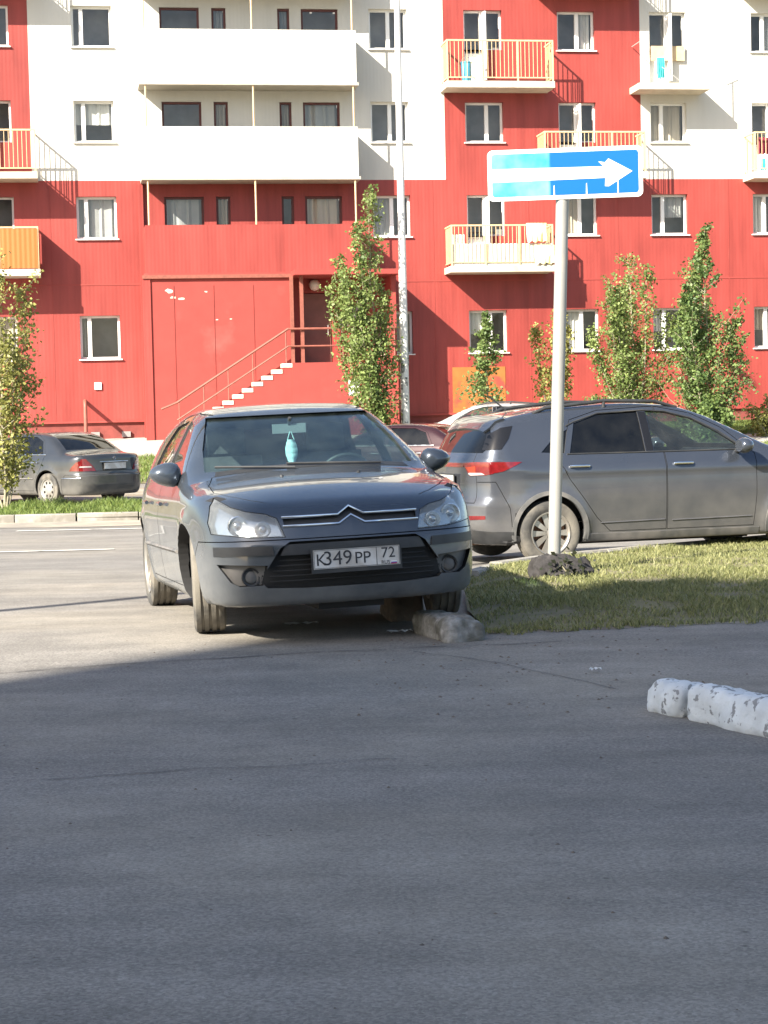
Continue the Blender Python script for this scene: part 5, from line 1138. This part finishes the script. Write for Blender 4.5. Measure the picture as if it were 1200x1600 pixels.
def tree(name, label, base, h, stems, spread, nleaf, leafmat, seed, bark=None, size=.085, low=.12, lean=(0, 0), cat='tree', twig=.55, group=None, profile=None, tr=.035):
    """several upright stems; side twigs with leaves in loose tufts, so that gaps stay open"""
    rng = np.random.default_rng(seed); t = thing(name, label, cat, base, 0, group); mb = MB(); tufts = []
    for s in range(stems):
        a = rng.uniform(0, 2*math.pi); hh = h*(1 if s == 0 else rng.uniform(.55, .92)); r0 = tr*(1 if s == 0 else .65); pts = []; x = y = 0.0; sp_ = spread*(.25 if s == 0 else rng.uniform(.5, 1.0))
        for i in range(10):
            u = i/9; b = u**.75 if s else u; x = math.cos(a)*sp_*b+lean[0]*u+rng.normal(0, .018); y = math.sin(a)*sp_*b+lean[1]*u+rng.normal(0, .018); pts.append(Vector((x, y, hh*u-.1)))
        mb.tube(pts, [r0*(1-.88*i/9) for i in range(10)], 7)
        nt_ = int(hh*9)
        for k in range(nt_):
            u = low+(1-low)*(k+rng.uniform(0, 1))/nt_; i = min(8, int(u*9)); p = pts[i].lerp(pts[i+1], u*9-i); az = rng.uniform(0, 2*math.pi)
            env = (profile(u) if profile else (1-.65*u)*min(1, .35+u*2.2)); L = twig*env*rng.uniform(.45, 1.15)*(1 if s == 0 else .75)
            q = p+Vector((math.cos(az)*L*.75, math.sin(az)*L*.75, L*rng.uniform(.35, 1.0))); m_ = p.lerp(q, .5)+Vector((math.cos(az)*.06*L, math.sin(az)*.06*L, -.05*L))
            mb.tube([p, m_, q], [.009, .006, .003], 4, cap=False)
            bright = rng.normal(.5, .2)
            for j in range(5): tufts.append((p.lerp(q, .25+.18*j), max(.05, .15*env+.05), bright))
    mb.build('trunk', bark or m_bark, t, 60)
    idx = rng.integers(0, len(tufts), nleaf); P = np.array([tuple(tufts[i][0]) for i in idx]); sd = np.array([tufts[i][1] for i in idx]); br = np.array([tufts[i][2] for i in idx])
    P = P+rng.normal(0, 1, (nleaf, 3))*sd[:, None]*np.array([.62, .62, .62]); me = leaves_mesh(P, size, br+rng.normal(0, .18, nleaf), rng); link('crown', me, leafmat, t); return t
tree('poplar', 'slim green poplar with several stems beside the lamp column', (-.02, 48.6, .30), 6.7, 7, .95, 15000, m_leafA, 21, size=.082, lean=(-.30, 0), low=.08, twig=1.0)
tree('young_tree', 'young leafy tree cut by the left edge before the dark saloon', (-6.62, 33.6, -.18), 4.4, 5, .7, 6800, m_leafC, 5, size=.072, low=.15, twig=1.1, lean=(-.05, 0))
tree('sapling', 'thin dark green sapling in front of the orange wall patch', (2.95, 53.6, .65), 3.5, 1, .1, 2300, m_leafB, 8, size=.10, low=.2, twig=1.25, profile=lambda u: max(.1, 1.15-1.1*u), tr=.025)
tree('slender_tree', 'slender yellow green tree just left of the sign pole', (4.75, 53.4, .62), 3.6, 5, .6, 4200, m_leafC, 9, size=.09, low=.1, twig=.8)
tree('bushy_poplar', 'broad yellow green poplar between two ground floor windows', (6.95, 52.0, .5), 5.1, 11, 1.35, 15000, m_leafA, 12, size=.082, low=.06, twig=1.05, lean=(-.2, 0))
tree('tall_poplar', 'tall pointed poplar with dark lower leaves at right', (8.72, 51.4, .45), 5.7, 5, 1.1, 17000, m_leafB, 15, size=.085, low=.05, twig=2.0, profile=lambda u: max(.10, 1.1-1.02*u))
tree('shrub', 'round dark green shrub at the foot of the tall poplar', (8.6, 50.9, .40), 1.3, 9, .85, 5500, m_leafB, 31, size=.10, low=.1, cat='shrub', twig=.55)
tree('low_shrub', 'low green shrub left of the broad poplar', (5.9, 52.4, .5), 1.3, 6, .7, 2400, m_leafB, 33, size=.09, low=.1, cat='shrub', twig=.5)
tree('flower_shrub', 'small shrub with pale tips under the far right window', (10.6, 52.5, .55), 1.1, 6, .6, 1600, m_leafC, 35, size=.085, low=.1, cat='shrub', twig=.4)
lump('soil_mound', 'dark heap of soil and debris at the foot of the sign pole', 'mound', (.46, .34, .21), (1.40, 15.45, .0), .3, pm('dark soil', (.035, .032, .032), .95, var=.4, scale=14, bump=.8, bscale=40), 23, .055, taper=.6, bev=.25)  # near-black soil colour with random tone
tree('weed_clump', 'weeds coloured dark for shade, clustered round the foot of the sign pole', (1.42, 15.36, .04), .22, 9, .2, 260, leaf_mat('shade-darkened weed leaf', (.010, .014, .010), (.04, .045, .022), .2), 41, size=.045, low=.05, cat='weeds', twig=.15, tr=.006)  # leaf colours darkened to stand in for shade at the pole foot
# the face mask hung from the hatchback's mirror, as a thing of its own
m_mask = pm('pale blue mask', (.45, .66, .70), .9, var=.08, scale=30); MK = thing('face_mask', 'pale blue face mask hanging inside the hatchback windscreen', 'mask')
MK.matrix_world = T1.matrix_world @ Matrix.Translation((1.66, .0, 1.235))
vs = []; k, jn = 8, 12
for i in range(k+1):
    for j in range(jn+1):
        u, v = i/k, j/jn; yy = (u-.5)*.085*math.sin(math.pi*(.18+.64*v)); zz = -.045-.155*v; xx = .018*math.sin(math.pi*u)+(.004 if j % 3 == 0 else 0); vs.append((xx, yy, zz))
MB().add(vs, [(i*(jn+1)+j, (i+1)*(jn+1)+j, (i+1)*(jn+1)+j+1, i*(jn+1)+j+1) for i in range(k) for j in range(jn)]).build('mask_cloth', m_mask, MK, 60, fix=False)
for sg in (-1, 1): MB().tube([(0, sg*.004, .01), (0, sg*.014, -.02), (0, sg*.024, -.05)], .0028, 5).build('ear_loop', m_mask, MK)

for o in COL.objects:
    if o.parent is None and o.get('category') == 'tree' and not o.name.startswith('young'): o['group'] = 'young trees along the apartment house'
    if o.name.startswith('whitewashed_kerb'): o['group'] = 'whitewashed kerb stones at right'
    if o.get('category') == 'car': o['group'] = 'cars parked along the street'
